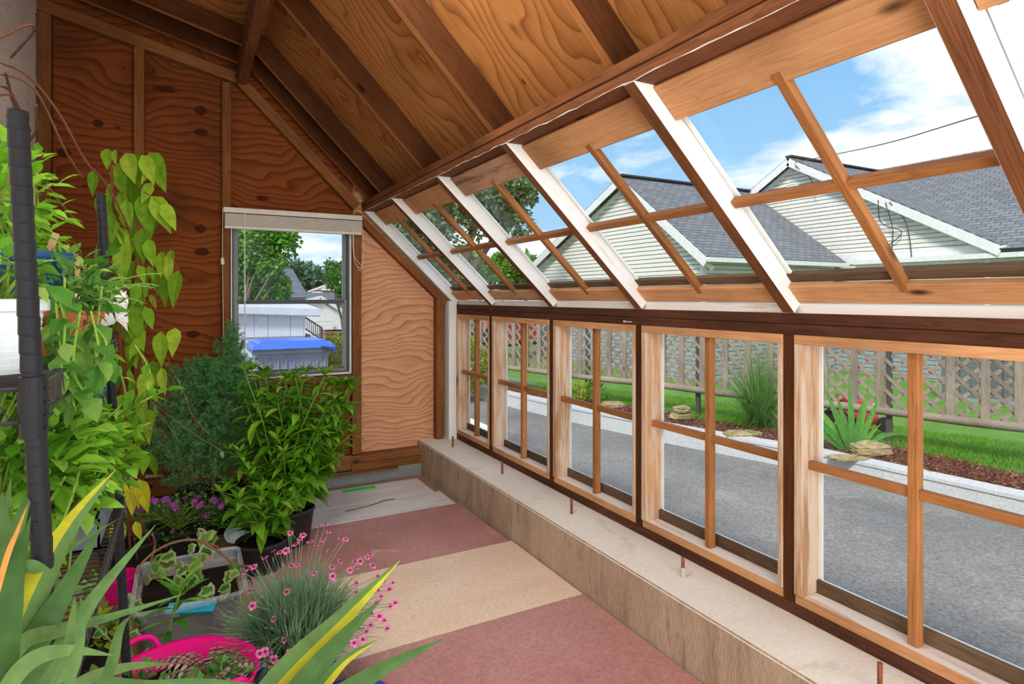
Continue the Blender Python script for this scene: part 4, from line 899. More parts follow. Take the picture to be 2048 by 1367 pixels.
s = MB(); s.bar(at(335, 1218, t=2.38), at(430, 1212, t=2.42), .05, .012, (0, -.5, 1)); tag(s.build('cyan_tray', 'cyan'), 'small cyan plastic strip at the front rim of the clear tote', 'tray')
p = at(418, 1108, t=3.0); s = MB(); s.box((p.x-.025, p.y, p.z-.03), (p.x+.02, p.y+.003, p.z+.02)); tag(s.build('plant_tag', 'magenta'), 'pink plant tag at the back of the clear tote', 'label')
s = MB(); s.lathe([(.001, 0), (.05, 0), (.066, .1), (.07, .1), (.07, .11), (.062, .11), (.05, .006)], 24); o = s.build('magenta_cup', 'magenta', loc=at(245, 1175, t=2.62)+V((-.01, 0, -.05))); tag(o, 'dark pink pot tucked beside the left end of the clear tote', 'pot')
# dianthus
dn = pot('pink_dianthus', 'blue-green tufted dianthus with small pink flowers in a blue pot', 'plant', (.34, 2.24, -.0), .12, .15, .17, 'bluepail', rim=.01)
b = V(dn.location); s = MB(); st = MB(); rr = random.Random(111)
for k in range(3200):
    a = rr.uniform(0, 2*PI); el = rr.random()**.75; d = V((math.cos(a)*(1.15-el), math.sin(a)*(1.15-el), .25+el*.9)); p = V((math.cos(a)*.10*rr.random(), math.sin(a)*.1*rr.random(), .15))
    s.leaf(p+d*rr.uniform(0, .12), d+rv(.25), rr.uniform(.08, .2), .0036, rr.uniform(-.1, .8), 3, .2, 'strap')
DF = [(651, 1048), (638, 1052), (657, 1063), (576, 1062), (581, 1066), (606, 1070), (600, 1077), (592, 1088), (620, 1083), (633, 1089), (645, 1080), (547, 1101), (560, 1104), (572, 1101), (530, 1115), (682, 1077), (691, 1078), (740, 1108), (735, 1114), (709, 1124), (720, 1122), (712, 1134), (745, 1131), (680, 1122), (664, 1134), (665, 1152), (628, 1146), (583, 1131), (593, 1130), (564, 1150),
      (490, 1144), (497, 1136), (508, 1133), (484, 1158), (574, 1183), (712, 1166), (712, 1184), (755, 1152), (756, 1180), (778, 1178), (785, 1165), (762, 1192), (752, 1205), (790, 1205), (780, 1212), (733, 1222), (742, 1226), (758, 1232), (768, 1240), (774, 1256), (740, 1250), (732, 1262), (500, 1181), (486, 1187), (505, 1211), (547, 1237), (623, 1267), (613, 1281), (584, 1294), (578, 1303), (568, 1279), (530, 1303), (520, 1306), (541, 1308), (548, 1318), (573, 1314), (655, 1290), (700, 1253), (708, 1262), (693, 1268), (708, 1285), (649, 1300), (725, 1278), (725, 1240), (700, 1140), (768, 1160)]
src = None
c0 = V((0, 0, .2))
for (u, v) in DF:
    ray = at(u, v, t=2.14+rr.uniform(-.14, .12)+(1180-v)*.0016)-b; st.tube(bez([c0+(ray-c0)*.15, c0+(ray-c0)*.6+V((0, 0, .02)), ray], 4), .0011, 4); nr = (ray-c0).normalized()+V((-SY, -CY, .5))*.7+rv(.3)
    if src is None: src = flower('flower', dn, (0, 0, 0), (0, 0, 1), .014, 5, ['pet_pink', 'pet_dark']); src.location = ray; src.rotation_euler = nr.to_track_quat('Z', 'Y').to_euler()
    else: copyflower(src, dn, ray, nr, rr.uniform(.75, 1.15))
for k in range(120):
    a = rr.uniform(0, 2*PI); el = rr.uniform(.1, 1); p = c0+V((math.cos(a)*(1.1-el*.7), math.sin(a)*(1.1-el*.7), el))*rr.uniform(.2, .28); st.tube([c0+(p-c0)*.3, p], .0008, 4); st.tube([p, p+(p-c0).normalized()*.014], [.002, .0012], 5)
s.build('foliage', 'lg_dia', dn); st.build('flower_stalk', 'lg_dia', dn)
# magenta tub
mt = thing('magenta_tub', 'bright magenta flexible tub with two handles, planted, at the bottom of the photo', 'tub', (-.02, 2.06, -.0)); s = MB()
s.lathe([(.001, .0), (.16, .0), (.165, .01), (.215, .24), (.222, .245), (.222, .255), (.212, .25), (.16, .015)], 40); tw_ = s.build('tub_wall', 'magenta', mt, smooth=True)
for sg in (-1, 1):
    s = MB(); s.tube(bez([V((sg*.21, -.07, .245)), V((sg*.225, -.05, .285)), V((sg*.23, 0, .30)), V((sg*.225, .05, .285)), V((sg*.21, .07, .245))], 5), .009, 8); o = s.build('handle', 'magenta', tw_, smooth=True); o.rotation_euler = (0, 0, 2.15)
s = MB(); s.disc((0, 0, .185), .196, 24); s.build('soil', 'soil', mt)
pf = thing('painted_fern', 'silvery fern with reddish stalks growing in the magenta tub', 'plant', (.07, 2.13, .187)); s = MB(); st = MB(); rr = random.Random(121)
for k in range(34):
    a = rr.uniform(0, 2*PI); dd = V((math.cos(a), math.sin(a), 1.0)).normalized(); pts = [V((0, 0, 0))]; L = rr.uniform(.12, .23)
    for j in range(10): dd = (dd+V((0, 0, -.13))).normalized(); pts.append(pts[-1]+dd*L/10)
    st.tube(pts, .0011, 4); sd_ = dd.cross(V((0, 0, 1))).normalized()
    for j in range(2, 11):
        for sg in (-1, 1): s.leaf(pts[j], sd_*sg+dd*.5, 0.042*(1.15-j/11), .014, .3, 3, .1, .8)
s.build('foliage', 'lg_fern', pf); st.build('stem', 'stem_red', pf)
ly = thing('lily_shoot', 'upright shoot with glossy lance leaves rising from the magenta tub', 'plant', (-.045, 2.12, .187)); b = V(ly.location); s = MB(); st = MB()
P = bez([(0, 0, 0), at(340, 1260, t=2.13)-b, at(355, 1200, t=2.14)-b, at(365, 1175, t=2.14)-b], 6); st.tube(P, .004, 6)
for k in range(17):
    q = .25+.75*k/16; p = P[min(int(q*(len(P)-1)), len(P)-1)]; a = k*2.3; up_ = .3+.9*(k/16)**2; s.leaf(p, (math.cos(a), math.sin(a), up_), .125*(1.1-.3*k/16), .026, 1.2*(1.1-k/16), 6, .25, .85)
s.build('foliage', 'lg_lily', ly); st.build('stem', 'stem_grn', ly)
gc = thing('low_herb', 'small scalloped green herb along the rim of the magenta tub', 'plant', (-.04, 2.02, .20)); s = MB(); rr = random.Random(123)
for (dx, dy, dz, n_) in ((-.1, .06, .05, 60), (.02, -.08, .05, 70), (.14, -.02, .04, 50), (-.13, -.05, .04, 40)): bushy(s, (dx, dy, dz), (.08, .07, .05), int(n_*1.8), .03, .026, .4, .5, rr, segs=2, shape=.5)
s.build('foliage', 'lg_ger', gc)
# small yellow green plants left of the tote
p = at(225, 1180, Z=.1); t = pot('black_pot', 'small black pot with lime leaves left of the clear tote', 'pot', (-.345, 2.66, -.02), .08, .1, .16, 'blackpot'); s = MB(); bushy(s, (0.02, 0, .2), (.13, .12, .06), 140, .04, .03, .5, .4, rr, segs=2, shape=.6); s.build('foliage', 'lg_bush', t)
t = pot('black_pot', 'wide black pot of pale leaves beside the wire shelf foot', 'pot', (-.2, 2.28, -.02), .09, .11, .14, 'blackpot'); s = MB(); bushy(s, (0.0, 0, .18), (.11, .1, .05), 90, .045, .034, .5, .4, rr, segs=2, shape=.6); s.build('foliage', 'lg_var', t)
# blue tray by the board
t = thing('blue_tray', 'shallow blue plastic tray on the nearest maroon board', 'tray', (.47, 1.98, .0)); s = MB(); s.lathe([(.001, 0), (.12, 0), (.135, .05), (.145, .052), (.145, .058), (.13, .055), (.115, .005)], 32); s.build('tray_body', 'bluepail', t, smooth=True)
# wrapped roll and timber
s = MB(); s.tube([at(232, 962, t=3.95), at(250, 960, t=3.95), at(345, 952, t=4.1), at(363, 951, t=4.15)], [.052, .06, .06, .055], 16); tag(s.build('wrapped_roll', 'wrap'), 'roll wrapped in clear plastic lying on a timber by the gable wall', 'roll')
lumber('timber', at(236, 990, t=3.95), at(366, 978, t=4.15), .12, .06, 'stud'); o = bpy.data.objects['timber']; tag(o, 'short brown timber under the plastic wrapped roll', 'timber')
s = MB(); a0_ = at(690, 1025, Z=.004); s.tube(bez([at(690, 1022, Z=.006), at(740, 1010, Z=.006), at(770, 1000, Z=.006), at(790, 997, Z=.006)], 5), .0035, 6); tag(s.build('twine', 'stem_brn'), 'tan string lying across the whitewashed planks', 'string')

# ================================================================== CANE YUCCAS (foreground)
def yucca(label, base, crown_, bl, seed):
    rr = random.Random(seed); t = thing('cane_yucca', label, 'plant', (base[0], base[1], 0)); b = V(t.location)
    s = MB(); s.lathe([(.001, 0), (.11, 0), (.14, .24), (.15, .24), (.15, .26), (.135, .26), (.11, .02)], 28); s.build('pot_wall', 'bluepail', t, smooth=True); s = MB(); s.disc((0, 0, .22), .13, 20); s.build('soil', 'soil', t)
    c = V(crown_)-b; s = MB(); s.tube(bez([(0, 0, .2), (c.x*.4, c.y*.4, c.z*.5), c], 6), [.028]*13, 10); s.build('cane', 'bark', t)
    s = MB()
    for (pts, tt, w_, kind) in bl:
        P = bez([at(u, v, t=q) - b for (u, v), q in zip(pts, tt)], 6); n = len(P); W = w_/FPX*tt[0]; prev = None
        for i in range(n):
            d = (P[min(i+1, n-1)]-P[max(i-1, 0)]).normalized(); view = (P[i]+b-V((0, 0, CAMZ))).normalized(); y = d.cross(view)
            y.normalize(); y = (y+V((0, 0, .25))*math.sin(seed+i*.1)*.2).normalized(); z = y.cross(d); q = i/(n-1)
            w2 = W*(.8+.2*math.sin(PI*min(1, q*1.6)))*(1-max(0, (q-.5)/.5)**1.7); w2 = max(w2, W*.02)
            cur = [P[i]-y*w2/2+z*w2*.12, P[i], P[i]+y*w2/2+z*w2*.12]
            bi = len(s.v)-3; s.v += [tuple(x) for x in cur]
            if prev: s.f += [[bi, bi+1, bi+4, bi+3], [bi+1, bi+2, bi+5, bi+4]]; s.m += [kind[0], kind[1]]
            prev = cur
    s.build('foliage', ['lg_yuc', 'lg_yucy', 'lg_yuco'], t)
    return t
O = (0, 0); Y2 = (0, 1); Y1 = (1, 0)
yucca('cane yucca whose grey-green blades fill the lower left corner', (-.36, .62), (-.215, .72, .74), [
    ([(-20, 1420), (60, 1200), (140, 1050), (232, 938)], (.72, .78, .9, 1.05), 62, Y2), ([(-20, 1430), (60, 1300), (130, 1180), (206, 1046)], (.7, .75, .8, .9), 58, O), ([(20, 1440), (120, 1300), (200, 1180), (312, 1048)], (.72, .78, .86, .95), 40, O),
    ([(-20, 1420), (0, 1250), (20, 1100), (75, 945)], (.65, .7, .75, .85), 55, O), ([(-30, 1400), (0, 1200), (5, 1080), (22, 955)], (.68, .75, .8, .9), 50, O), ([(0, 1430), (10, 1280), (30, 1150), (62, 1030)], (.62, .68, .72, .8), 56, O), ([(-10, 1200), (15, 1110), (35, 1060), (58, 1002)], (.62, .66, .7, .76), 11, (2, 2)),
    ([(-30, 1420), (40, 1290), (120, 1260), (230, 1230), (372, 1186)], (.66, .7, .78, .9, 1.0), 34, O), ([(30, 1160), (55, 1130), (95, 1150), (150, 1210), (232, 1290)], (.8, .8, .82, .86, .95), 22, O), ([(90, 1420), (170, 1360), (260, 1332), (352, 1326)], (.72, .78, .85, .95), 26, O),
    ([(-20, 1340), (30, 1230), (90, 1150), (150, 1090), (240, 1035)], (.7, .76, .85, .95, 1.05), 18, O), ([(60, 1440), (130, 1330), (145, 1240), (150, 1190)], (.7, .72, .75, .8), 22, O), ([(100, 1440), (150, 1330), (165, 1230), (160, 1190)], (.66, .7, .74, .8), 20, O), ([(-40, 1330), (40, 1240), (110, 1190), (180, 1170)], (.75, .8, .9, 1.0), 40, O),
    ([(150, 1440), (215, 1350), (240, 1260), (262, 1230)], (.7, .74, .8, .88), 24, O), ([(-30, 1300), (-10, 1150), (0, 1060), (5, 985)], (.72, .76, .8, .86), 60, O), ([(220, 1360), (300, 1368), (420, 1362), (600, 1380)], (.72, .76, .82, .9), 16, O), ([(-20, 1430), (50, 1330), (130, 1300), (230, 1310)], (.62, .66, .7, .76), 36, O)], 1)
yucca('cane yucca whose long blades rise at the bottom centre, one striped yellow', (-.02, .86), (.02, .90, .50), [
    ([(440, 1520), (560, 1360), (680, 1240), (800, 1120)], (.85, .9, .98, 1.08), 62, (1, 0)), ([(480, 1540), (580, 1400), (680, 1280), (765, 1195)], (.8, .86, .94, 1.02), 52, O), ([(540, 1520), (630, 1390), (690, 1320), (757, 1278)], (.86, .9, .96, 1.02), 30, Y1),
    ([(560, 1560), (650, 1420), (760, 1340), (888, 1276)], (.78, .84, .92, 1.0), 48, O), ([(430, 1540), (500, 1440), (560, 1360), (640, 1290)], (.8, .86, .92, .98), 40, Y1), ([(420, 1560), (400, 1440), (360, 1400), (300, 1390)], (.8, .86, .9, .95), 34, O)], 2)

# ================================================================== OUTSIDE
WL = [(5.6, -4.0), (5.42, 1.6), (5.22, 3.6), (4.79, 5.1), (4.47, 6.7), (4.27, 8.1), (4.12, 10.2)]   # front of the white garden wall
def wlx(y):
    for (x0, y0), (x1, y1) in zip(WL, WL[1:]):
        if y <= y1 or (x1, y1) == WL[-1]: return x0+(x1-x0)*(y-y0)/(y1-y0)
def fx(y): return 6.65-.31*(y-2.2)
def gh(x, y):
    f = fx(y); 
    if x < f: return -.09
    return -.09-.62*min(1, (x-f)/4.5)
g = MB(); g.add([(2.0, -6, -.26), (5.9, -6, -.26), (5.9, 11, -.26), (9, 60, -.26), (-30, 60, -.26), (-30, 4.8, -.26), (2.0, 4.8, -.26)], [tuple(range(7))])
tag(g.build('driveway', 'asphalt'), kind='structure')
g = MB(); g.box((1.9, 6.6, -.262), (3.4, 16, -.252)); tag(g.build('path', 'paleconc'), kind='structure')
g = MB(); vs = []; fs = []; ys = [-6+k*.8 for k in range(21)]+[14, 20, 30, 45, 60, 90]; nx = 26
for y in ys:
    x0 = wlx(min(y, 10.2))+.1 if y < 10.3 else 4.1+(y-10.2)*.12
    for i in range(nx):
        x = x0+(i/(nx-1))**2*60; vs.append((x, y, gh(x, y)+mnoise.noise(V((x*.8, y*.8, 0)))*.015))
for j in range(len(ys)-1):
    for i in range(nx-1): a = j*nx+i; fs.append((a, a+1, a+nx+1, a+nx))
g.add(vs, fs); tag(g.build('lawn', 'lawn', smooth=True), kind='structure')
g = MB(); g.box((-60, 30, -1.2), (80, 140, -.8)); tag(g.build('ground', 'lawn'), kind='structure')
# white garden wall
g = MB(); vs = []
for x, y in WL:
    vs += [(x, y, -.3), (x, y, -.095), (x-.012, y, -.09), (x-.012, y, -.062), (x+.15, y, -.055), (x+.15, y, -.3)]
fs = [(i*6+j, i*6+(j+1) % 6, (i+1)*6+(j+1) % 6, (i+1)*6+j) for i in range(len(WL)-1) for j in range(6)]+[(0, 1, 2, 3, 4, 5), tuple((len(WL)-1)*6+j for j in (5, 4, 3, 2, 1, 0))]
g.add(vs, fs); tag(g.build('garden_kerb', 'wwall'), 'low white painted block kerb between the asphalt driveway and the mulch bed', 'kerb')
# mulch bed
def mulchw(y): return max(.02, .62-.05*abs(y-3.5)**1.25 + .06*math.sin(y*2.3))
g = MB(); vs = []; fs = []; N = 40
for j in range(N):
    y = 1.0+j*(8.6-1.0)/(N-1); x0 = wlx(y)+.14; ww = mulchw(y)
    for i in range(5): vs.append((x0+ww*i/4, y, -.075+.022*math.sin(PI*i/4)))
for j in range(N-1):
    for i in range(4): a = j*5+i; fs.append((a, a+1, a+6, a+5))
g.add(vs, fs); tag(g.build('mulch_bed', 'mulch', smooth=True), 'brown mulch bed along the white garden wall', 'mulch', kind='stuff')
rr = random.Random(21); g = MB()
for k in range(15000):
    y = 1.2+7.2*rr.random()**1.3; x = wlx(y)+.15+mulchw(y)*rr.random(); z = -.06+.016*rr.random()
    d = V((rr.uniform(-1, 1), rr.uniform(-1, 1), rr.uniform(-.25, .35))); g.tiny((x, y, z), d, rr.uniform(.02, .05), rr.uniform(.006, .012), rr=rr)
tag(g.build('mulch_chips', 'mulchc'), 'shredded reddish bark chips lying on the mulch bed', 'mulch', kind='stuff')
# grass
rr = random.Random(22); g = MB()
for k in range(105000):
    y = 1.5+9.5*rr.random(); x = wlx(min(y, 10.2))+.16+mulchw(y)*(.93+.1*rr.random())+ (rr.random()**1.4)*4.6
    if y > 8 and x < 4.6: continue
    h = rr.uniform(.03, .075)*(1+.4*mnoise.noise(V((x*2, y*2, 0)))); z = gh(x, y)-.005
    b = V((x, y, z)); w_ = rr.uniform(.003, .006); a = rr.uniform(0, PI); wv = V((math.cos(a)*w_, math.sin(a)*w_, 0)); tip = b+V((rr.uniform(-.03, .03), rr.uniform(-.03, .03), h))
    g.add([b-wv, b+wv, tip], [(0, 1, 2)])
tag(g.build('grass', 'grassb'), 'short green lawn grass on both sides of the lattice fence', 'grass', kind='stuff')

# lattice fence
ft = thing('lattice_fence', 'weathered grey lattice fence with flat pickets and a round bottom rail', 'fence')
F0, F1 = V((fx(1.2), 1.2, 0)), V((fx(9.6), 9.6, 0)); FL = (F1-F0).length; fd = (F1-F0).normalized(); fn = V((-fd.y, fd.x, 0))
if fn.x > 0: fn = -fn
ZF0, ZF1 = .27, 1.24
def FP(a, z, o=0): q = F0+fd*a+fn*o; return V((q.x, q.y, z))
for layer, sgn in ((0, 1), (1, -1)):
    s = MB(); H = ZF1-ZF0; a = -H
    while a < FL:
        a0, a1 = a, a+H; z0, z1 = ZF0, ZF1
        if a0 < 0: z0 += -a0; a0 = 0
        if a1 > FL: z1 -= (a1-FL); a1 = FL
        if a1 > a0+.02:
            if sgn < 0: a0, a1 = FL-a0, FL-a1
            s.bar(FP(a0, z0, -.012*layer), FP(a1, z1, -.012*layer), .009, .034, fn.cross((FP(a1, z1)-FP(a0, z0)).normalized()))
        a += .155
    s.build('lattice_panel', 'fencew', ft)
pk = 0; a = .05; gaps = [.27, .25, .28, .30]
while a < FL:
    lumber('picket', FP(a, ZF0+.012*R.random(), .018), FP(a, ZF1+.02, .018), .065+.01*R.random(), .016, 'fencew', ft, up=fn, bev=.001); a += gaps[pk % 4]*(.92+.15*R.random()); pk += 1
s = MB(); s.tube([FP(-.02+k*(FL+.04)/24, .238+.006*math.sin(k), .02) for k in range(25)], [.042+.003*math.sin(k*1.7) for k in range(25)], 10)
s.build('bottom_rail', 'fencew', ft, smooth=True)
lumber('top_rail', FP(0, ZF1+.02, .0), FP(FL, ZF1+.02, 0), .05, .06, 'fencew', ft)
for u in (1775, 1393, 1172, 985):
    a_ = (u-1024)/FPX; dx = SY+a_*CY; dy = CY-a_*SY; t_ = (6.65+.31*2.2)/(dx+.31*dy); p = V((t_*dx, t_*dy, 0))
    lumber('steel_post', p+V((.03, 0, -.25)), p+V((.03, 0, 1.2)), .05, .05, 'steelpost', ft, up=fn)

# iris, rocks and other bed plants
def blades(mb, c, n, L, W, lean, droop, rr, m=0, segs=6, r0=.05, shape='strap'):
    for k in range(n):
        a = rr.uniform(0, 2*PI); d = V((math.cos(a)*lean*rr.uniform(.2, 1), math.sin(a)*lean*rr.uniform(.2, 1), 1))
        mb.leaf(V(c)+V((math.cos(a)*r0*rr.random(), math.sin(a)*r0*rr.random(), 0)), d, L*rr.uniform(.7, 1.1), W*rr.uniform(.7, 1.1), droop*rr.uniform(.1, 1), segs, .25, shape, nrm=(math.cos(a+1.57), math.sin(a+1.57), .1), m=m)
rr = random.Random(31)
pI = at(1706, 902, Z=-.07)
t = thing('iris_plant', 'green iris clump with broad sword leaves beside the lichened rock', 'plant', pI)
s = MB()
fs_ = [(-.05, .0, 1, .66, .03), (.22, 0, 1, .60, .05), (.45, .05, 1, .55, .1), (.75, 0, .9, .52, 1.3), (-.38, 0, 1, .62, .15), (-.62, .1, 1, .6, .2), (-.8, 0, 1, .5, .3), (-.2, .1, 1, .5, .1), (.1, -.1, 1, .45, .1), (-.45, -.2, 1, .45, .2), (.5, -.2, .9, .3, .3), (.02, .1, 1, .35, .1), (-.95, .1, .8, .4, .3), (.16, -.05, 1, .38, .1)]
for (dx, dy, dz, L, dr) in fs_:
    d = V((CY*dx-SY*.0+dy*SY, -SY*dx+dy*CY, dz)); s.leaf((dx*.06*CY, -dx*.06*SY, 0), d, L*1.17, .062, dr, 8, .12, 'strap', nrm=(-SY, -CY, .0))
s.build('foliage', 'lg_iris', t)
def rock(name, label, c, r3, seed, rz=0, layers=True):
    bm = bmesh.new(); bmesh.ops.create_icosphere(bm, subdivisions=4, radius=1)
    for q in bm.verts:
        n = q.co.normalized(); k = 1+.22*mnoise.noise(n*1.6+V((seed, 0, 0)))+.08*mnoise.noise(n*5+V((0, seed, 0)))
        x, y, z = n.x*k, n.y*k, n.z*k
        x = math.copysign(abs(x)**.7, x); y = math.copysign(abs(y)**.7, y); z = math.copysign(abs(z)**.75, z)
        if layers: st = .06*math.sin(z*16+mnoise.noise(V((x, y, seed)))*3); x *= 1+st; y *= 1+st
        q.co = V((x*r3[0], y*r3[1], z*r3[2]))
    me = bpy.data.meshes.new(name); bm.to_mesh(me); bm.free(); me.materials.append(M['rock'])
    o = bpy.data.objects.new(name, me); COL.objects.link(o); o.location = c; o.rotation_euler = (0, 0, rz); tag(o, label, 'rock'); return o
p = at(1752, 912, Z=-.06); rock('garden_rock', 'lichened layered rock in front of the iris leaves', p+V((0, .05, .05)), (.17, .1, .075), 1, -.5)
p = at(1375, 842, Z=-.06); rock('garden_rock', 'lower flat rock of the two stacked by the fence post', p+V((0, .1, .04)), (.13, .09, .045), 2, -.3); rock('garden_rock', 'upper blocky rock of the two stacked by the fence post', p+V((0.01, .1, .125)), (.10, .08, .042), 3, -.2)
p = at(1500, 872, Z=-.06); rock('garden_rock', 'flat half-buried rock in the mulch under the ornamental grass', p+V((0, .1, .0)), (.2, .12, .035), 4, -.4)
p = at(1235, 815, Z=-.06); rock('garden_rock', 'low rounded rock at the mulch edge seen through the third window', p+V((0, .1, .015)), (.16, .12, .05), 5, -.3)
p = at(1690, 916, Z=-.06); rock('stepping_stone', 'flat mossy stone lying in the mulch below the iris', p+V((0.05, 0, -.0)), (.18, .1, .014), 6, -.5)
pG = at(1530, 862, Z=-.07)
t = thing('ornamental_grass', 'tall fountain of ornamental grass in front of the lattice fence', 'plant', pG+V((.1, .15, 0))); s = MB()
for k in range(520):
    a = rr.uniform(0, 2*PI); ln2 = rr.random()**1.3; d = V((math.cos(a)*ln2*.75, math.sin(a)*ln2*.75, 1))
    s.leaf((math.cos(a)*.08*rr.random(), math.sin(a)*.08*rr.random(), 0), d, rr.uniform(.45, 1.05), .008, rr.uniform(.5, 2.2), 6, .1, 'strap')
s.build('foliage', 'ornagrass', t)
for (u, v, sc, nm) in ((1165, 808, .35, 'leafy green perennial at the lawn edge seen through the third window'), (1190, 800, .28, 'small bushy perennial beside a fence post seen through the third window'), (945, 770, .35, 'light green weed below the yellow-green bush'), (1965, 850, .12, 'small broad weed growing in the lawn at the far right')):
    p = at(u, v, Z=-.08); t = thing('garden_plant', nm, 'plant', p); s = MB()
    for k in range(int(160*sc/.35)):
        d = rdir(); d.z = abs(d.z)+.3; d.normalize(); r_ = sc*rr.random()**.5
        s.leaf(d*r_*.8, d+rv(.3), .09*(.6+sc), .035, .8, 3, .2, .75)
    for k in range(7): d = rdir(); d.z = abs(d.z)+.6; s.tube([(0, 0, -.02), d*sc*.7], .003, 4)
    s.build('foliage', 'lg_bush' if sc > .3 else 'lg_lily', t)

# bushes and trees ------------------------------------------------------
def crown(mb, c, r3, n, L, W, rr, hollow=.55, m=0):
    for k in range(n):
        d = V((rr.gauss(0, 1), rr.gauss(0, 1), rr.gauss(0, 1))).normalized(); q = hollow+(1-hollow)*rr.random()
        q *= 1+.35*mnoise.noise(d*2.6+V(c)*.3)
        p = V(c)+V((d.x*r3[0], d.y*r3[1], d.z*r3[2]))*q
        dd = d+V((rr.uniform(-1, 1), rr.uniform(-1, 1), rr.uniform(-1, .6))); mb.tiny(p, dd, L*rr.uniform(.6, 1.2), W*rr.uniform(.7, 1.2), m, rr)
def tree(name, label, base, blobs, leafmat_, L, W, trunk=.1, seed=1, mat='bark', group=None, hollow=.5):
    rr = random.Random(seed); t = thing(name, label, 'tree', base, group=group)
    s = MB(); b = V(base); cm = V((0, 0, 0))
    for c, r3, n in blobs: cm += (V(c)-b)/len(blobs)
    fork = V((cm.x*.25, cm.y*.25, cm.z*.45)); s.tube(bez([(0, 0, -.1), fork*.5+V((.03, 0, 0)), fork], 4), [trunk*(1-.04*k) for k in range(9)], 8)
    for c, r3, n in blobs:
        e = V(c)-b; s.tube(bez([fork, (fork+e)/2+V((rr.uniform(-.2, .2), 0, .1)), e], 4), [trunk*.6*(1-.1*k) for k in range(9)], 6)
        for j in range(4):
            d = V((rr.uniform(-1, 1)*r3[0], rr.uniform(-1, 1)*r3[1], rr.uniform(-.4, 1)*r3[2]))*.8; s.tube([e*.75+fork*.25, e+d], [trunk*.25, trunk*.08], 5)
    s.build('trunk', mat, t, smooth=True)
    s = MB()
    for c, r3, n in blobs:
        # clumps inside each blob
        for q in range(max(1, n//140)):
            d = V((rr.gauss(0, 1), rr.gauss(0, 1), rr.gauss(0, 1))).normalized()*rr.uniform(.25, 1)
            cc_ = V(c)-b+V((d.x*r3[0], d.y*r3[1], d.z*r3[2])); k = .28+.12*rr.random()
            crown(s, cc_, (r3[0]*k+L, r3[1]*k+L, r3[2]*k+L), 140, L, W, rr, hollow)
    s.build('foliage', leafmat_, t); return t
def blob(u, v, t_, rp, n, ry=1.0, asp=1.0):
    k = t_/FPX; return (at(u, v, t=t_), (rp*k, rp*k*ry, rp*k*asp), n)
tree('shade_tree', 'broad leafy tree with forked trunk behind the far sloped windows', at(925, 600, t=18)+V((0, 0, -1.2)),
     [blob(800, 455, 18, 70, 2600), blob(870, 430, 18, 75, 2600), blob(985, 400, 18, 66, 2000), blob(935, 390, 18, 70, 2000), blob(1040, 385, 18, 34, 700), blob(1010, 450, 18, 38, 800), blob(850, 520, 18, 60, 1800)], 'lg_tree2', .17, .11, .22, 5)
tree('maple_tree', 'bright green tree whose boughs fill the left of the gable window', at(495, 700, Y=12)+V((-.3, 0, -.6)),
     [blob(490, 480, 12, 52, 2200), blob(535, 500, 12, 42, 1700), blob(570, 478, 12, 28, 700), blob(500, 575, 12, 55, 2400), blob(545, 585, 12, 30, 1200), blob(548, 552, 12, 12, 200), blob(480, 530, 12, 40, 1500)], 'lg_tree', .10, .07, .045, 6)
tree('young_tree', 'pale green young tree at the right edge of the gable window', at(684, 650, Y=13)+V((0, 0, -.5)),
     [blob(676, 545, 13, 9, 200), blob(685, 580, 13, 16, 450), blob(672, 565, 13, 8, 150)], 'lg_lily', .10, .06, .03, 7)
for k, (u, v, rp, asp, mt) in enumerate([(600, 530, 20, 1.5, 'lg_con'), (585, 525, 14, 1.6, 'lg_con'), (625, 530, 16, 1.6, 'lg_con'), (612, 560, 26, .9, 'lg_tree'), (640, 568, 22, .8, 'lg_tree'), (665, 535, 24, 1.3, 'lg_tree2'), (692, 520, 20, 1.7, 'lg_tree2'), (556, 545, 18, .8, 'lg_tree2')]):
    nm = ['spruce_tree', 'spruce_tree', 'spruce_tree', 'round_tree', 'round_tree', 'tall_tree', 'tall_tree', 'round_tree'][k]
    lb = ['frosty green spruce in the middle of the gable window skyline', 'narrow spruce just right of the dark grey roof peak', 'spruce right of the frosty one in the gable window', 'round green tree under the spruces in the gable window',
          'low round tree left of the pale pink roof', 'tall tree above the pale pink roof in the gable window', 'tall tree at the right edge of the gable window skyline', 'distant tree top behind the dark grey roof peak'][k]
    tree(nm, lb, at(u, 620, Y=60+8*k)+V((0, 0, -3)), [blob(u, v+26, 62+8*k, rp*.85, int(70*rp), .6, asp)], mt, .75, .48, .2, 20+k, hollow=.4)
for k in range(7):
    u = 780+k*45
    tree('hedge_tree', ['round green tree at the far end of the distant row, beside the corner', 'second round tree of the distant row behind the sloped windows', 'third round tree of the distant row behind the sloped windows', 'middle round tree of the distant row behind the sloped windows',
         'fifth round tree of the distant row, low between two rafters', 'sixth round tree of the distant row, next to the cream gable', 'last round tree of the distant row, partly behind the cream gable'][k], at(u, 620, t=38+9*(k%3))+V((0, 0, -1.5)), [blob(u, 545-10*(k % 2), 38+9*(k%3), 31, 1700, .7, .9)], 'lg_tree', .5, .34, .2, 40+k, hollow=.4)
pb = at(925, 772, t=9.6); pb.z = -.2
t = thing('round_bush', 'yellow-green leafy bush at the end of the lattice fence', 'bush', pb); s = MB(); rr = random.Random(9)
crown(s, (0, 0, .5), (.42, .42, .5), 5200, .05, .032, rr, .6); s.build('foliage', 'lg_bush', t)
s = MB(); [s.tube([(0, 0, 0), (rdir()*.3+V((0, 0, .5)))], .008, 4) for _ in range(8)]; s.build('stem', 'stem_brn', t)
pb = at(676, 733, Y=12.5); pb.z = -.25
t = thing('round_bush', 'clipped yellow-topped round bush seen low in the gable window', 'bush', pb); s = MB()
crown(s, (0, 0, .42), (.36, .36, .42), 4200, .05, .035, rr, .75); s.build('foliage', 'lg_bush', t)
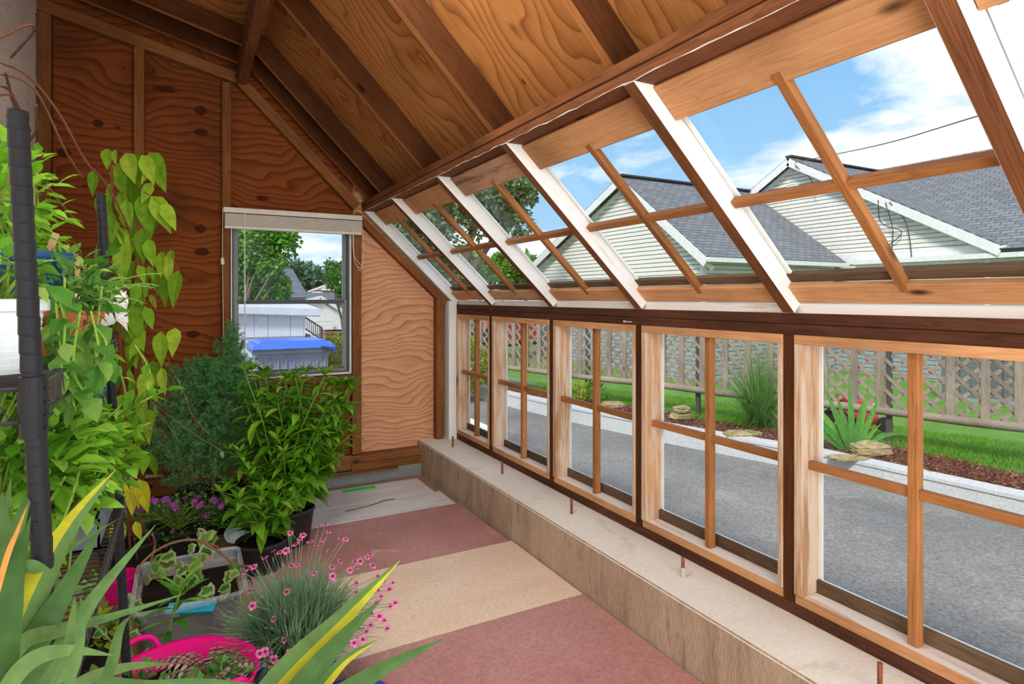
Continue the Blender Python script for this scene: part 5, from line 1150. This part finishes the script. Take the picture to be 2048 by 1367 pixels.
s = MB(); s.tube([(0, 0, 0), (0, 0, .4)], .02, 5); s.build('stem', 'stem_brn', t)

# houses ----------------------------------------------------------------
def wallrows(name, par, P0, du, n_, prof, z0, z1, row=.115, lip=.018, matz=None):
    """lap siding: courses on the plane through P0 with unit direction du; prof(z)->(a0,a1)"""
    s = MB(); z = z0; nn = V(n_)
    while z < z1:
        zb, zt = z, min(z+row, z1); a0, a1 = prof(zb); b0, b1 = prof(zt)
        if a1-a0 > .03:
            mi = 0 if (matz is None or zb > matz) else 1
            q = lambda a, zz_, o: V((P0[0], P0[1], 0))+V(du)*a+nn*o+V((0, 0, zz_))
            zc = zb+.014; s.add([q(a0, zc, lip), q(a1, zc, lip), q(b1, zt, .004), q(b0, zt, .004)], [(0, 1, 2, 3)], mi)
            s.add([q(a0, zb-.01, .001), q(a1, zb-.01, .001), q(a1, zc, lip), q(a0, zc, lip)], [(0, 1, 2, 3)], 2)  # dark strip painted for the shadow under each lap
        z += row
    return s.build(name, ['siding', 'siding_shade', 'sidingl'], par)
def roofplane(name, par, a, b, c, d, th=.1, mat='shingle', m=False):
    """a,b along the eave; d,c along the ridge; UV in metres"""
    a, b, c, d = [V(q) for q in (a, b, c, d)]; n = (b-a).cross(d-a).normalized()
    if n.z < 0: n = -n
    me = bpy.data.meshes.new(name); vs = [a, b, c, d]+[q-n*th for q in (a, b, c, d)]
    me.from_pydata([tuple(q) for q in vs], [], [(0, 1, 2, 3), (7, 6, 5, 4), (0, 4, 5, 1), (1, 5, 6, 2), (2, 6, 7, 3), (3, 7, 4, 0)])
    me.materials.append(M[mat]); uv = me.uv_layers.new(name='uv'); e = (b-a).normalized(); f = e.cross(n).normalized()
    for lp in me.loops: q = vs[lp.vertex_index]-a; uv.data[lp.index].uv = (q.dot(e), abs(q.dot(f)))
    o = bpy.data.objects.new(name, me); COL.objects.link(o); o.parent = par; return o
def gable_house(label, X0, X1, yP, zP, yR, zR, yL, zL_, base, split, name='house'):
    t = thing(name, label, 'house'); ov = .25
    sR = (zP-zR)/(yP-yR); sL = (zP-zL_)/(yL-yP)
    def prof(z):
        if z <= zR-.15: y0 = yR+.35
        else: y0 = yP-(zP-.2-z)/sR
        if z <= zL_-.15: y1 = yL-.35
        else: y1 = yP+(zP-.2-z)/sL
        return (max(y0, yR+.35), min(y1, yL-.35))
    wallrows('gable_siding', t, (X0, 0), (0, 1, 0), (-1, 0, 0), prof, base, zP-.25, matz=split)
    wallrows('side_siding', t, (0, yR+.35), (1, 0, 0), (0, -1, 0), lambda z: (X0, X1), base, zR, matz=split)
    s = MB(); s.box((X0+.01, yR+.37, base), (X1, yL-.37, min(zR, zL_))); s.build('wall_core', 'siding_shade', t)
    s = MB(); s.box((X0-.02, yR+.31, base), (X0+.08, yR+.43, zR)); s.build('corner_trim', 'trimw', t)
    s = MB(); s.box((X0-.02, yL-.43, base), (X0+.08, yL-.33, zL_)); s.build('corner_trim', 'trimw', t)
    roofplane('roof_slope', t, (X0-ov, yR, zR), (X1, yR, zR), (X1, yP, zP), (X0-ov, yP, zP))
    roofplane('roof_slope', t, (X0-ov, yL, zL_), (X1, yL, zL_), (X1, yP, zP), (X0-ov, yP, zP))
    s = MB(); d1 = V((0, yR-yP, zR-zP)).normalized(); d2 = V((0, yL-yP, zL_-zP)).normalized(); o1 = V((X0-ov-.01, 0, -.16))
    s.bar(V((0, yP, zP))+o1, V((0, yR, zR))+o1, .03, .22, up=V((0, -d1.z, d1.y))*(-1 if d1.y < 0 else 1)); s.bar(V((0, yP, zP))+o1, V((0, yL, zL_))+o1, .03, .22, up=V((0, -d2.z, d2.y)))
    o2 = V((X0-.03, 0, -.3)); s.bar(V((0, yP, zP))+o2, V((0, yR, zR))+o2, .05, .1, up=V((0, -d1.z, d1.y))); s.bar(V((0, yP, zP))+o2, V((0, yL, zL_))+o2, .05, .1, up=V((0, -d2.z, d2.y)))
    for (dy, dz, yy, z_) in ((yR-yP, zR-zP, yR, zR), (yL-yP, zL_-zP, yL, zL_)):
        s.add([(X0-ov, yP, zP-.1), (X0, yP, zP-.1), (X0, yy, z_-.1), (X0-ov, yy, z_-.1)], [(0, 1, 2, 3)])
    s.build('rake_board', 'trimw', t)
    s = MB(); s.bar((X0-ov, yR-.05, zR-.08), (X1, yR-.05, zR-.08), .1, .11); s.build('gutter', 'trimw', t)
    s = MB(); s.bar((X0-ov, yP, zP+.03), (X1, yP, zP+.03), .22, .05); s.build('ridge_cap', 'shingle2', t)
    return t
gable_house('cream sided house with grey roof whose gable stands nearest, left of the taller one', 11.2, 16.4, 13.75, 4.88, 10.45, 2.38, 18.9, 2.55, -.9, 1.7)
h2 = gable_house('taller cream sided house with grey roof, wires and vent on its gable, at the right', 16.6, 21.2, 12.27, 5.72, 6.75, 2.60, 17.9, 2.60, -.9, 1.7)
s = MB(); s.box((16.55, -4, 2.32), (16.62, 11, 2.62)); s.build('frieze_board', 'trimw', h2)
s = MB(); s.bar((16.42, -4, 2.36), (16.42, 10.2, 2.36), .12, .12); s.build('gutter', 'trimw', h2)
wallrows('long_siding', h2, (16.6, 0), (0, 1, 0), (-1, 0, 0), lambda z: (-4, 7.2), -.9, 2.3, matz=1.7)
s = MB(); s.box((16.62, -4, -.9), (21, 7.2, 2.3)); s.build('wall_core', 'siding_shade', h2)
roofplane('roof_slope', h2, (16.3, -5, 2.5), (16.3, 6.75, 2.5), (21.2, 12.4, 5.80), (21.2, -5, 5.80))
roofplane('roof_slope', h2, (26, -5, 2.5), (26, 12.2, 2.5), (21.2, 12.4, 5.84), (21.2, -5, 5.84))
s = MB(); gs_ = [c for c in h2.children if c.name.startswith('gable_siding')][0]; s.box((16.56, 12.1, 4.55), (16.6, 12.5, 4.95)); [s.box((16.54, 12.13, 4.6+.06*k), (16.57, 12.47, 4.62+.06*k)) for k in range(6)]; s.build('gable_vent', 'trimw', gs_)
for q in ([(16.3, 12.0, 5.4), (16.4, 11.6, 5.0), (16.45, 11.4, 4.4)], [(16.3, 9.3, 3.9), (16.45, 9.2, 3.2), (16.5, 9.25, 2.7), (16.5, 9.2, 2.3)], [(16.3, 9.2, 3.9), (16.45, 8.9, 3.4), (16.5, 8.8, 2.9), (16.5, 8.75, 2.3)], [(16.3, 9.5, 4.0), (16.45, 9.5, 3.4), (16.5, 9.0, 3.1), (16.5, 9.45, 2.7)]):
    s = MB(); s.tube(bez(q), .012, 5); s.build('service_wire', 'blackpot', h2)
s = MB(); a0 = at(1990, 222, t=9); a1 = at(1668, 309, t=15.5); a2 = V((16.3, 12.0, 5.5))
s.tube(bez([a0+(a0-a1)*.5, a0, (a0+a1)/2+V((0, 0, -.06)), a1, a2], 8), .011, 5)
tag(s.build('power_line', 'blackpot'), 'black overhead cable running to the gable of the taller house', 'cable')
# window on the side wall of house
# air conditioners
for k, (u, lb) in enumerate(((1926, 'grey air conditioner behind the lattice fence, left one of two'), (2012, 'grey air conditioner behind the lattice fence, right one of two'))):
    p = at(u, 800-(k*-6), Z=-.72); t = thing('air_conditioner', lb, 'air conditioner', (p.x+.2, p.y, -.72), rz=.05)
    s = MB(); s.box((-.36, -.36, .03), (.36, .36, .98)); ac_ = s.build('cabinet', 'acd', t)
    s = MB()
    for j in range(28):
        z = .1+j*.029; s.box((-.372, -.34, z), (-.362, -.01, z+.014)); s.box((-.372, .01, z), (-.362, .34, z+.014)); s.box((-.34, -.372, z), (-.01, -.362, z+.014)); s.box((.01, -.372, z), (.34, -.362, z+.014))
    s.build('grille', 'ac', ac_)
    s = MB(); s.box((-.38, -.38, .0), (.38, .38, .09)); s.box((-.385, -.385, .94), (.385, .385, 1.0))
    for x, y in ((-.37, -.37), (.33, -.37), (-.37, .33), (.33, .33)): s.box((x, y, .0), (x+.04, y+.04, .98))
    s.build('frame', 'ac', t)
    s = MB(); [s.lathe([(.06+.05*j, 1.0), (.07+.05*j, 1.012)], 24) for j in range(5)]; s.build('fan_guard', 'acd', t)
# mower behind the fence
p = at(1712, 850, Z=-.2)
t = thing('lawn_mower', 'red lawn mower parked behind the lattice fence near the iris', 'lawn mower', (p.x, p.y, -.22), rz=1.1)
s = MB(); s.lathe([(.27, .08), (.29, .12), (.27, .2), (.16, .24), (.1, .25)], 24, ell=.8); s.build('deck', 'red', t, smooth=True)
s = MB(); s.lathe([(.13, .24), (.14, .3), (.12, .38), (.03, .41)], 18); s.box((-.1, .05, .3), (.1, .2, .4)); ec_ = s.build('engine_cover', 'red', t, smooth=True)
for x, y in ((-.25, -.2), (.25, -.2), (-.25, .2), (.25, .2)):
    s = MB(); s.tube([(x-.02, y, .08), (x+.02, y, .08)], .09, 16); s.build('wheel', 'tyre', t)
s = MB(); s.tube([(-.2, .2, .15), (-.2, .75, .75), (.2, .75, .75), (.2, .2, .15)], .012, 6); s.build('handle', 'tyre', t)
s = MB(); s.box((-.08, -.26, .2), (.05, -.2, .28)); s.build('fuel_cap', 'yellow', ec_)
# cars and yellow building
def car(label, loc, rz, paint, L=4.4):
    t = thing('car', label, 'car', loc, rz); H = L/2; W = .88
    def loftprof(pr, w, name, mat, ins=0):
        s = MB(); n = len(pr); vs = [(x, -w, z) for x, z in pr]+[(x, w, z) for x, z in pr]
        s.add(vs, [tuple(range(n)), tuple(range(2*n-1, n-1, -1))]+[(i, i+n, (i+1) % n+n, (i+1) % n) for i in range(n)]); return s.build(name, mat, t)
    loftprof([(-H, .35), (-H+.05, .75), (-H+.2, .92), (-.75*H*.5, .98), (H*.35, 1.0), (H-.1, .95), (H, .7), (H-.02, .35), (H*.7, .22), (-H*.8, .22)], W, 'body', paint)
    cb2 = loftprof([(-H*.4, .96), (-H*.12, 1.42), (H*.55, 1.46), (H*.86, .98)], W-.1, 'cabin', paint)
    loftprof([(-H*.33, 1.0), (-H*.1, 1.36), (H*.5, 1.39), (H*.72, 1.0)], W-.09, 'window', 'carglass').parent = cb2
    s = MB(); s.add([(H*.6, -.66, 1.38), (H*.6, .66, 1.38), (H*.85, .7, 1.02), (H*.85, -.7, 1.02)], [(0, 1, 2, 3)]); s.build('rear_window', 'carglass', cb2)
    for x in (-H*.62, H*.62):
        for y in (-W+.02, W-.02):
            s = MB(); s.tube([(x, y-.11, .32), (x, y+.11, .32)], .32, 20); s.build('wheel', 'tyre', t)
    for q in (-.85, .6): s = MB(); s.box((H-.06, q, .7), (H+.01, q+.25, .85)); s.build('tail_light', 'red', t)
p = at(895, 700, t=22); car('dark blue car in front of the yellow building', (p.x-.6, p.y, -.72), .35, 'carblue')
p = at(1028, 700, t=27); car('red car behind the lattice fence, seen through the second window', (p.x-.2, p.y, -.68), .25, 'red')
p0, p1 = at(870, 640, t=30), at(948, 640, t=30)
t = thing('yellow_building', 'bright yellow wall behind the dark blue car', 'building'); s = MB(); s.box((p0.x, p0.y, -.9), (p1.x, p0.y+3, .66)); s.build('wall', 'yellow', t)
s = MB(); s.box((p0.x-.1, p0.y-.1, .62), (p1.x+.05, p0.y+3.1, .7)); s.build('roof_edge', 'trimw', t)

# things behind the gable window
sh = thing('garden_shed', 'white shingled shed behind the blue-lidded bin', 'shed')
s = MB(); s.box((-2, 11.02, -.3), (1.83, 13, 1.05)); s.build('wall_core', 'shedw', sh)
s = MB(); rr = random.Random(4)
for r_, (z0, z1) in enumerate(((-.3, .22), (.22, .72), (.72, 1.14))):
    x = -2.
    while x < 1.83:
        w_ = rr.choice((.22, .3, .36, .4)); x1 = min(x+w_, 1.83); s.add([(x+.003, 10.97, z0), (x1-.003, 10.97, z0), (x1-.003, 11.0, z1), (x+.003, 11.0, z1), (x+.003, 11.02, z0), (x1-.003, 11.02, z0)], [(0, 1, 2, 3), (0, 4, 5, 1)]); x = x1
s.build('shingle_siding', 'shedw', sh)
s = MB(); s.bar((-2, 10.86, 1.30), (2.06, 10.86, 1.13), .04, .12); s.bar((-2, 10.98, 1.24), (2.06, 10.98, 1.06), .2, .02); s.build('roof_fascia', 'shedw', sh)
s = MB(); s.add([(-2, 10.86, 1.36), (2.06, 10.86, 1.19), (2.06, 13, 1.3), (-2, 13, 1.5)], [(0, 1, 2, 3)]); s.build('roof', 'shedw', sh)
bn = thing('wheeled_bin', 'large pale grey storage bin with a bright blue lid outside the gable window', 'bin', (1.13, 7.9, -.26))
s = MB()
def taper(mb, x0, y0, z0, x1, y1, z1): mb.add([(-x0, -y0, z0), (x0, -y0, z0), (x0, y0, z0), (-x0, y0, z0), (-x1, -y1, z1), (x1, -y1, z1), (x1, y1, z1), (-x1, y1, z1)], [(3, 2, 1, 0), (4, 5, 6, 7), (0, 1, 5, 4), (1, 2, 6, 5), (2, 3, 7, 6), (3, 0, 4, 7)])
taper(s, .34, .26, 0, .41, .34, 1.0)
for k in range(9): x = -.36+k*.09; s.bar((x*.85, -.268, .03), (x, -.346, .93), .014, .012, (0, 1, 0))
s.build('body', 'binb', bn)
s = MB(); taper(s, .46, .4, .99, .47, .41, 1.05); s.build('rim', 'greybin', bn)
s = MB(); taper(s, .475, .42, 1.045, .44, .38, 1.10); taper(s, .40, .34, 1.10, .36, .3, 1.13); s.tube([(.3, -.43, 1.07), (.42, -.45, 1.05), (.47, -.43, 1.0)], .02, 6); s.build('lid', 'binlid', bn)
rl = thing('stair_railing', 'dark metal stair railing sloping down beside the white shed', 'railing')
a0, a1 = at(610, 634, Y=12.3), at(643, 655, Y=12.3); b0, b1 = at(610, 657, Y=12.3), at(643, 678, Y=12.3)
s = MB(); s.bar(a0, a1, .03, .03); s.bar(b0, b1, .025, .025); s.build('rail', 'sashdark', rl)
for k in range(9): q = k/8; s = MB(); s.bar(a0.lerp(a1, q), b0.lerp(b1, q), .014 if k < 8 else .04, .014 if k < 8 else .04, (0, 1, 0)); s.build('baluster', 'sashdark', rl)
s = MB(); q0, q1 = at(612, 668, Y=12.3), at(640, 690, Y=12.3)
for k in range(4): s.box((q0.x+(q1.x-q0.x)*k/4, 12.2, -.3), (q0.x+(q1.x-q0.x)*(k+1)/4, 13, q0.z+(q1.z-q0.z)*k/4))
tag(s.build('steps', 'brownpot'), 'brown steps beneath the dark stair railing', 'stairs')
g0, g1 = at(618, 620, Y=20), at(684, 700, Y=20)
gr = thing('garage', 'white garage with a wide panel door seen past the shed', 'garage'); pk_ = at(640, 610, Y=20)
s = MB(); x0, x1 = 1.9, g1.x; zt = at(684, 632, Y=20).z; s.box((x0, 20, -1), (x1, 24, zt)); s.add([(x0, 20, zt), (x1, 20, zt), (pk_.x, 20, zt+.5)], [(0, 1, 2)]); s.build('wall', 'trimw', gr)
d0, d1 = at(622, 640, Y=19.95), at(666, 640, Y=19.95); s = MB(); s.box((d0.x, 19.9, -1), (d1.x, 19.97, d0.z-.15)); gd_ = s.build('door', 'siding', gr)
s = MB(); [s.box((d0.x-.02, 19.88, -1+k*.4), (d1.x, 19.905, -.99+k*.4)) for k in range(1, 5)]; s.build('door_groove', 'sidingl', gd_)
s = MB(); s.bar((pk_.x, 19.9, zt+.62), (x1+.3, 19.9, zt-.02), .1, .1); s.bar((pk_.x, 19.9, zt+.62), (x0-.3, 19.9, zt+.02), .1, .1); s.build('rake_board', 'trimw', gr)
b0, b1 = at(653, 662, Y=15), at(690, 684, Y=15); s = MB(); s.box((b0.x, 15, -.3), (b1.x+.3, 15.6, b0.z)); s.box((b0.x-.03, 14.97, b0.z-.06), (b1.x+.33, 15.63, b0.z)); tag(s.build('planter_box', 'brownpot'), 'brown box in front of the white garage, above the round bush', 'box')
def farhouse(label, name, ridge, eave, Y, dep, zb, roofmat, wallmat, x0):
    t = thing(name, label, 'house'); r0, r1 = at(*ridge[0], Y=Y+dep/2), at(*ridge[1], Y=Y+dep/2); e0, e1 = at(*eave[0], Y=Y), at(*eave[1], Y=Y)
    roofplane('roof_slope', t, e0, e1, r1, r0, .15, roofmat); roofplane('roof_slope', t, (e0.x, Y+dep, e0.z), (e1.x, Y+dep, e1.z), r1, r0, .15, roofmat)
    roofplane('roof_hip', t, e1, (e1.x, Y+dep, e1.z), r1, r1+V((0, .01, 0)), .15, roofmat)
    s = MB(); s.box((e0.x+.3, Y+.3, zb), (e1.x-.25, Y+dep-.3, e1.z-.02)); s.build('wall', wallmat, t)
    s = MB(); s.bar(e0+V((0, -.03, -.08)), e1+V((0, -.03, -.08)), .08, .14); s.build('gutter', 'sashdark', t)
farhouse('brown house with a dark grey shingled roof in the gable window', 'house', [(510, 537), (579, 537)], [(470, 594), (611, 594)], 28, 10, -1.5, 'shingle2', 'brick', 0)
farhouse('long low grey roofed house right of the brown one', 'house', [(600, 584), (720, 587)], [(590, 602), (740, 606)], 42, 8, -1.5, 'shingle2', 'trimw', 0)
farhouse('house with a pale pink roof peeking above the long grey roof', 'house', [(668, 562), (720, 558)], [(640, 580), (730, 582)], 54, 6, -1.5, 'pinkroof', 'trimw', 0)

# ================================================================== LIGHT
w = bpy.data.worlds.new('sky'); SC.world = w; w.use_nodes = True; nt = w.node_tree; nt.nodes.clear()
tc = nd(nt, 'ShaderNodeTexCoord'); sp = nd(nt, 'ShaderNodeSeparateXYZ'); lk(nt, tc.outputs['Generated'], sp.inputs[0])
zz = math_(nt, 'MAXIMUM', sp.outputs[2], vb=.0)
grad = ramp(nt, [(0, s2l(196, 222, 240)), (.12, s2l(158, 202, 236)), (.5, s2l(104, 168, 224)), (1, s2l(80, 140, 205))]); lk(nt, zz, grad.inputs[0])
# clouds on a plane overhead
den = math_(nt, 'ADD', zz, vb=.18)
cb = nd(nt, 'ShaderNodeCombineXYZ'); lk(nt, math_(nt, 'DIVIDE', sp.outputs[0], den), cb.inputs[0]); lk(nt, math_(nt, 'DIVIDE', sp.outputs[1], den), cb.inputs[1])
cb.inputs[2].default_value = 4.3
n1 = noise_(nt, cb.outputs[0], 1.25, 7, .58, .25)
cr = ramp(nt, [(.44, (0, 0, 0)), (.56, (1, 1, 1))]); lk(nt, n1, cr.inputs[0])
n2 = noise_(nt, cb.outputs[0], 3.2, 4, .6)
cc = ramp(nt, [(.3, s2l(224, 230, 238)), (.6, s2l(252, 253, 255))]); lk(nt, n2, cc.inputs[0])
colr = mix(nt, cr.outputs[0], grad.outputs[0], cc.outputs[0])
bg = nd(nt, 'ShaderNodeBackground'); lk(nt, colr, bg.inputs[0]); bg.inputs[1].default_value = 1.0
ow = nd(nt, 'ShaderNodeOutputWorld'); lk(nt, bg.outputs[0], ow.inputs[0])
def sun(e, rot, ang):
    l = bpy.data.lights.new('sun', 'SUN'); l.energy = e; l.angle = math.radians(ang); l.color = (1, .96, .9)
    o = bpy.data.objects.new('sun', l); COL.objects.link(o); o.rotation_euler = [math.radians(a) for a in rot]; return o
o = sun(2.8, (0, 0, 0), 12); o.rotation_euler = V((-.62, -.42, .78)).to_track_quat('Z', 'Y').to_euler()
def area(loc, target, size, e, col=(1, 1, 1)):  # added fill lights, out of view; no such lamps in the room
    l = bpy.data.lights.new('added_fill_light', 'AREA');  l.shape = 'RECTANGLE'; l.size = size[0]; l.size_y = size[1]; l.energy = e; l.color = col
    o = bpy.data.objects.new('added_fill_light', l); COL.objects.link(o); o.location = loc; o.visible_glossy = False
    o.rotation_euler = (V(target)-V(loc)).to_track_quat('-Z', 'Y').to_euler(); return o
area((.5, -1.1, 1.5), (.7, 4.5, 1.3), (1.8, 1.8), 34, (1, .97, .93))
area((1.1, -.6, .6), (0.4, 3.2, 2.6), (1.0, .8), 16, (1, .96, .9))
area((.45, 1.9, 2.78), (.9, 2.4, 0), (.5, 1.8), 34, (1, .98, .95))
area((.8, .0, 2.1), (-.8, 3.2, 2.7), (.5, .5), 9, (1, .98, .96))
SC.view_settings.view_transform = 'Standard'; SC.view_settings.look = 'None'
SC.view_settings.exposure = .36; SC.view_settings.gamma = 1.0
cy = SC.cycles
cy.max_bounces = 8; cy.diffuse_bounces = 4; cy.glossy_bounces = 3; cy.transmission_bounces = 4; cy.transparent_max_bounces = 16
cy.sample_clamp_indirect = 6; cy.use_denoising = True; cy.caustics_reflective = False; cy.caustics_refractive = False

cy.adaptive_threshold = .03

for o in list(bpy.data.objects):
    if o.parent is None and o.get('category') and not o.get('group'):
        n = o.name.split('.')[0]
        g = {'air_conditioner': 'air conditioners behind the fence', 'hedge_tree': 'distant row of trees behind the sloped windows', 'spruce_tree': 'trees on the gable window skyline', 'round_tree': 'trees on the gable window skyline',
             'tall_tree': 'trees on the gable window skyline', 'garden_rock': 'rocks in the mulch bed', 'plank': 'whitewashed planks', 'floor_board': 'painted floor boards', 'cane_yucca': 'cane yuccas in the foreground',
             'leafy_perennial': 'leafy perennials on the floor', 'plant_label': 'wooden plant labels', 'terracotta_pot': 'terracotta pots on the upper shelf', 'white_bowl': 'white bowls on the floor', 'garden_plant': 'small plants in the garden bed', 'car': 'parked cars'}.get(n)
        if g: o['group'] = g
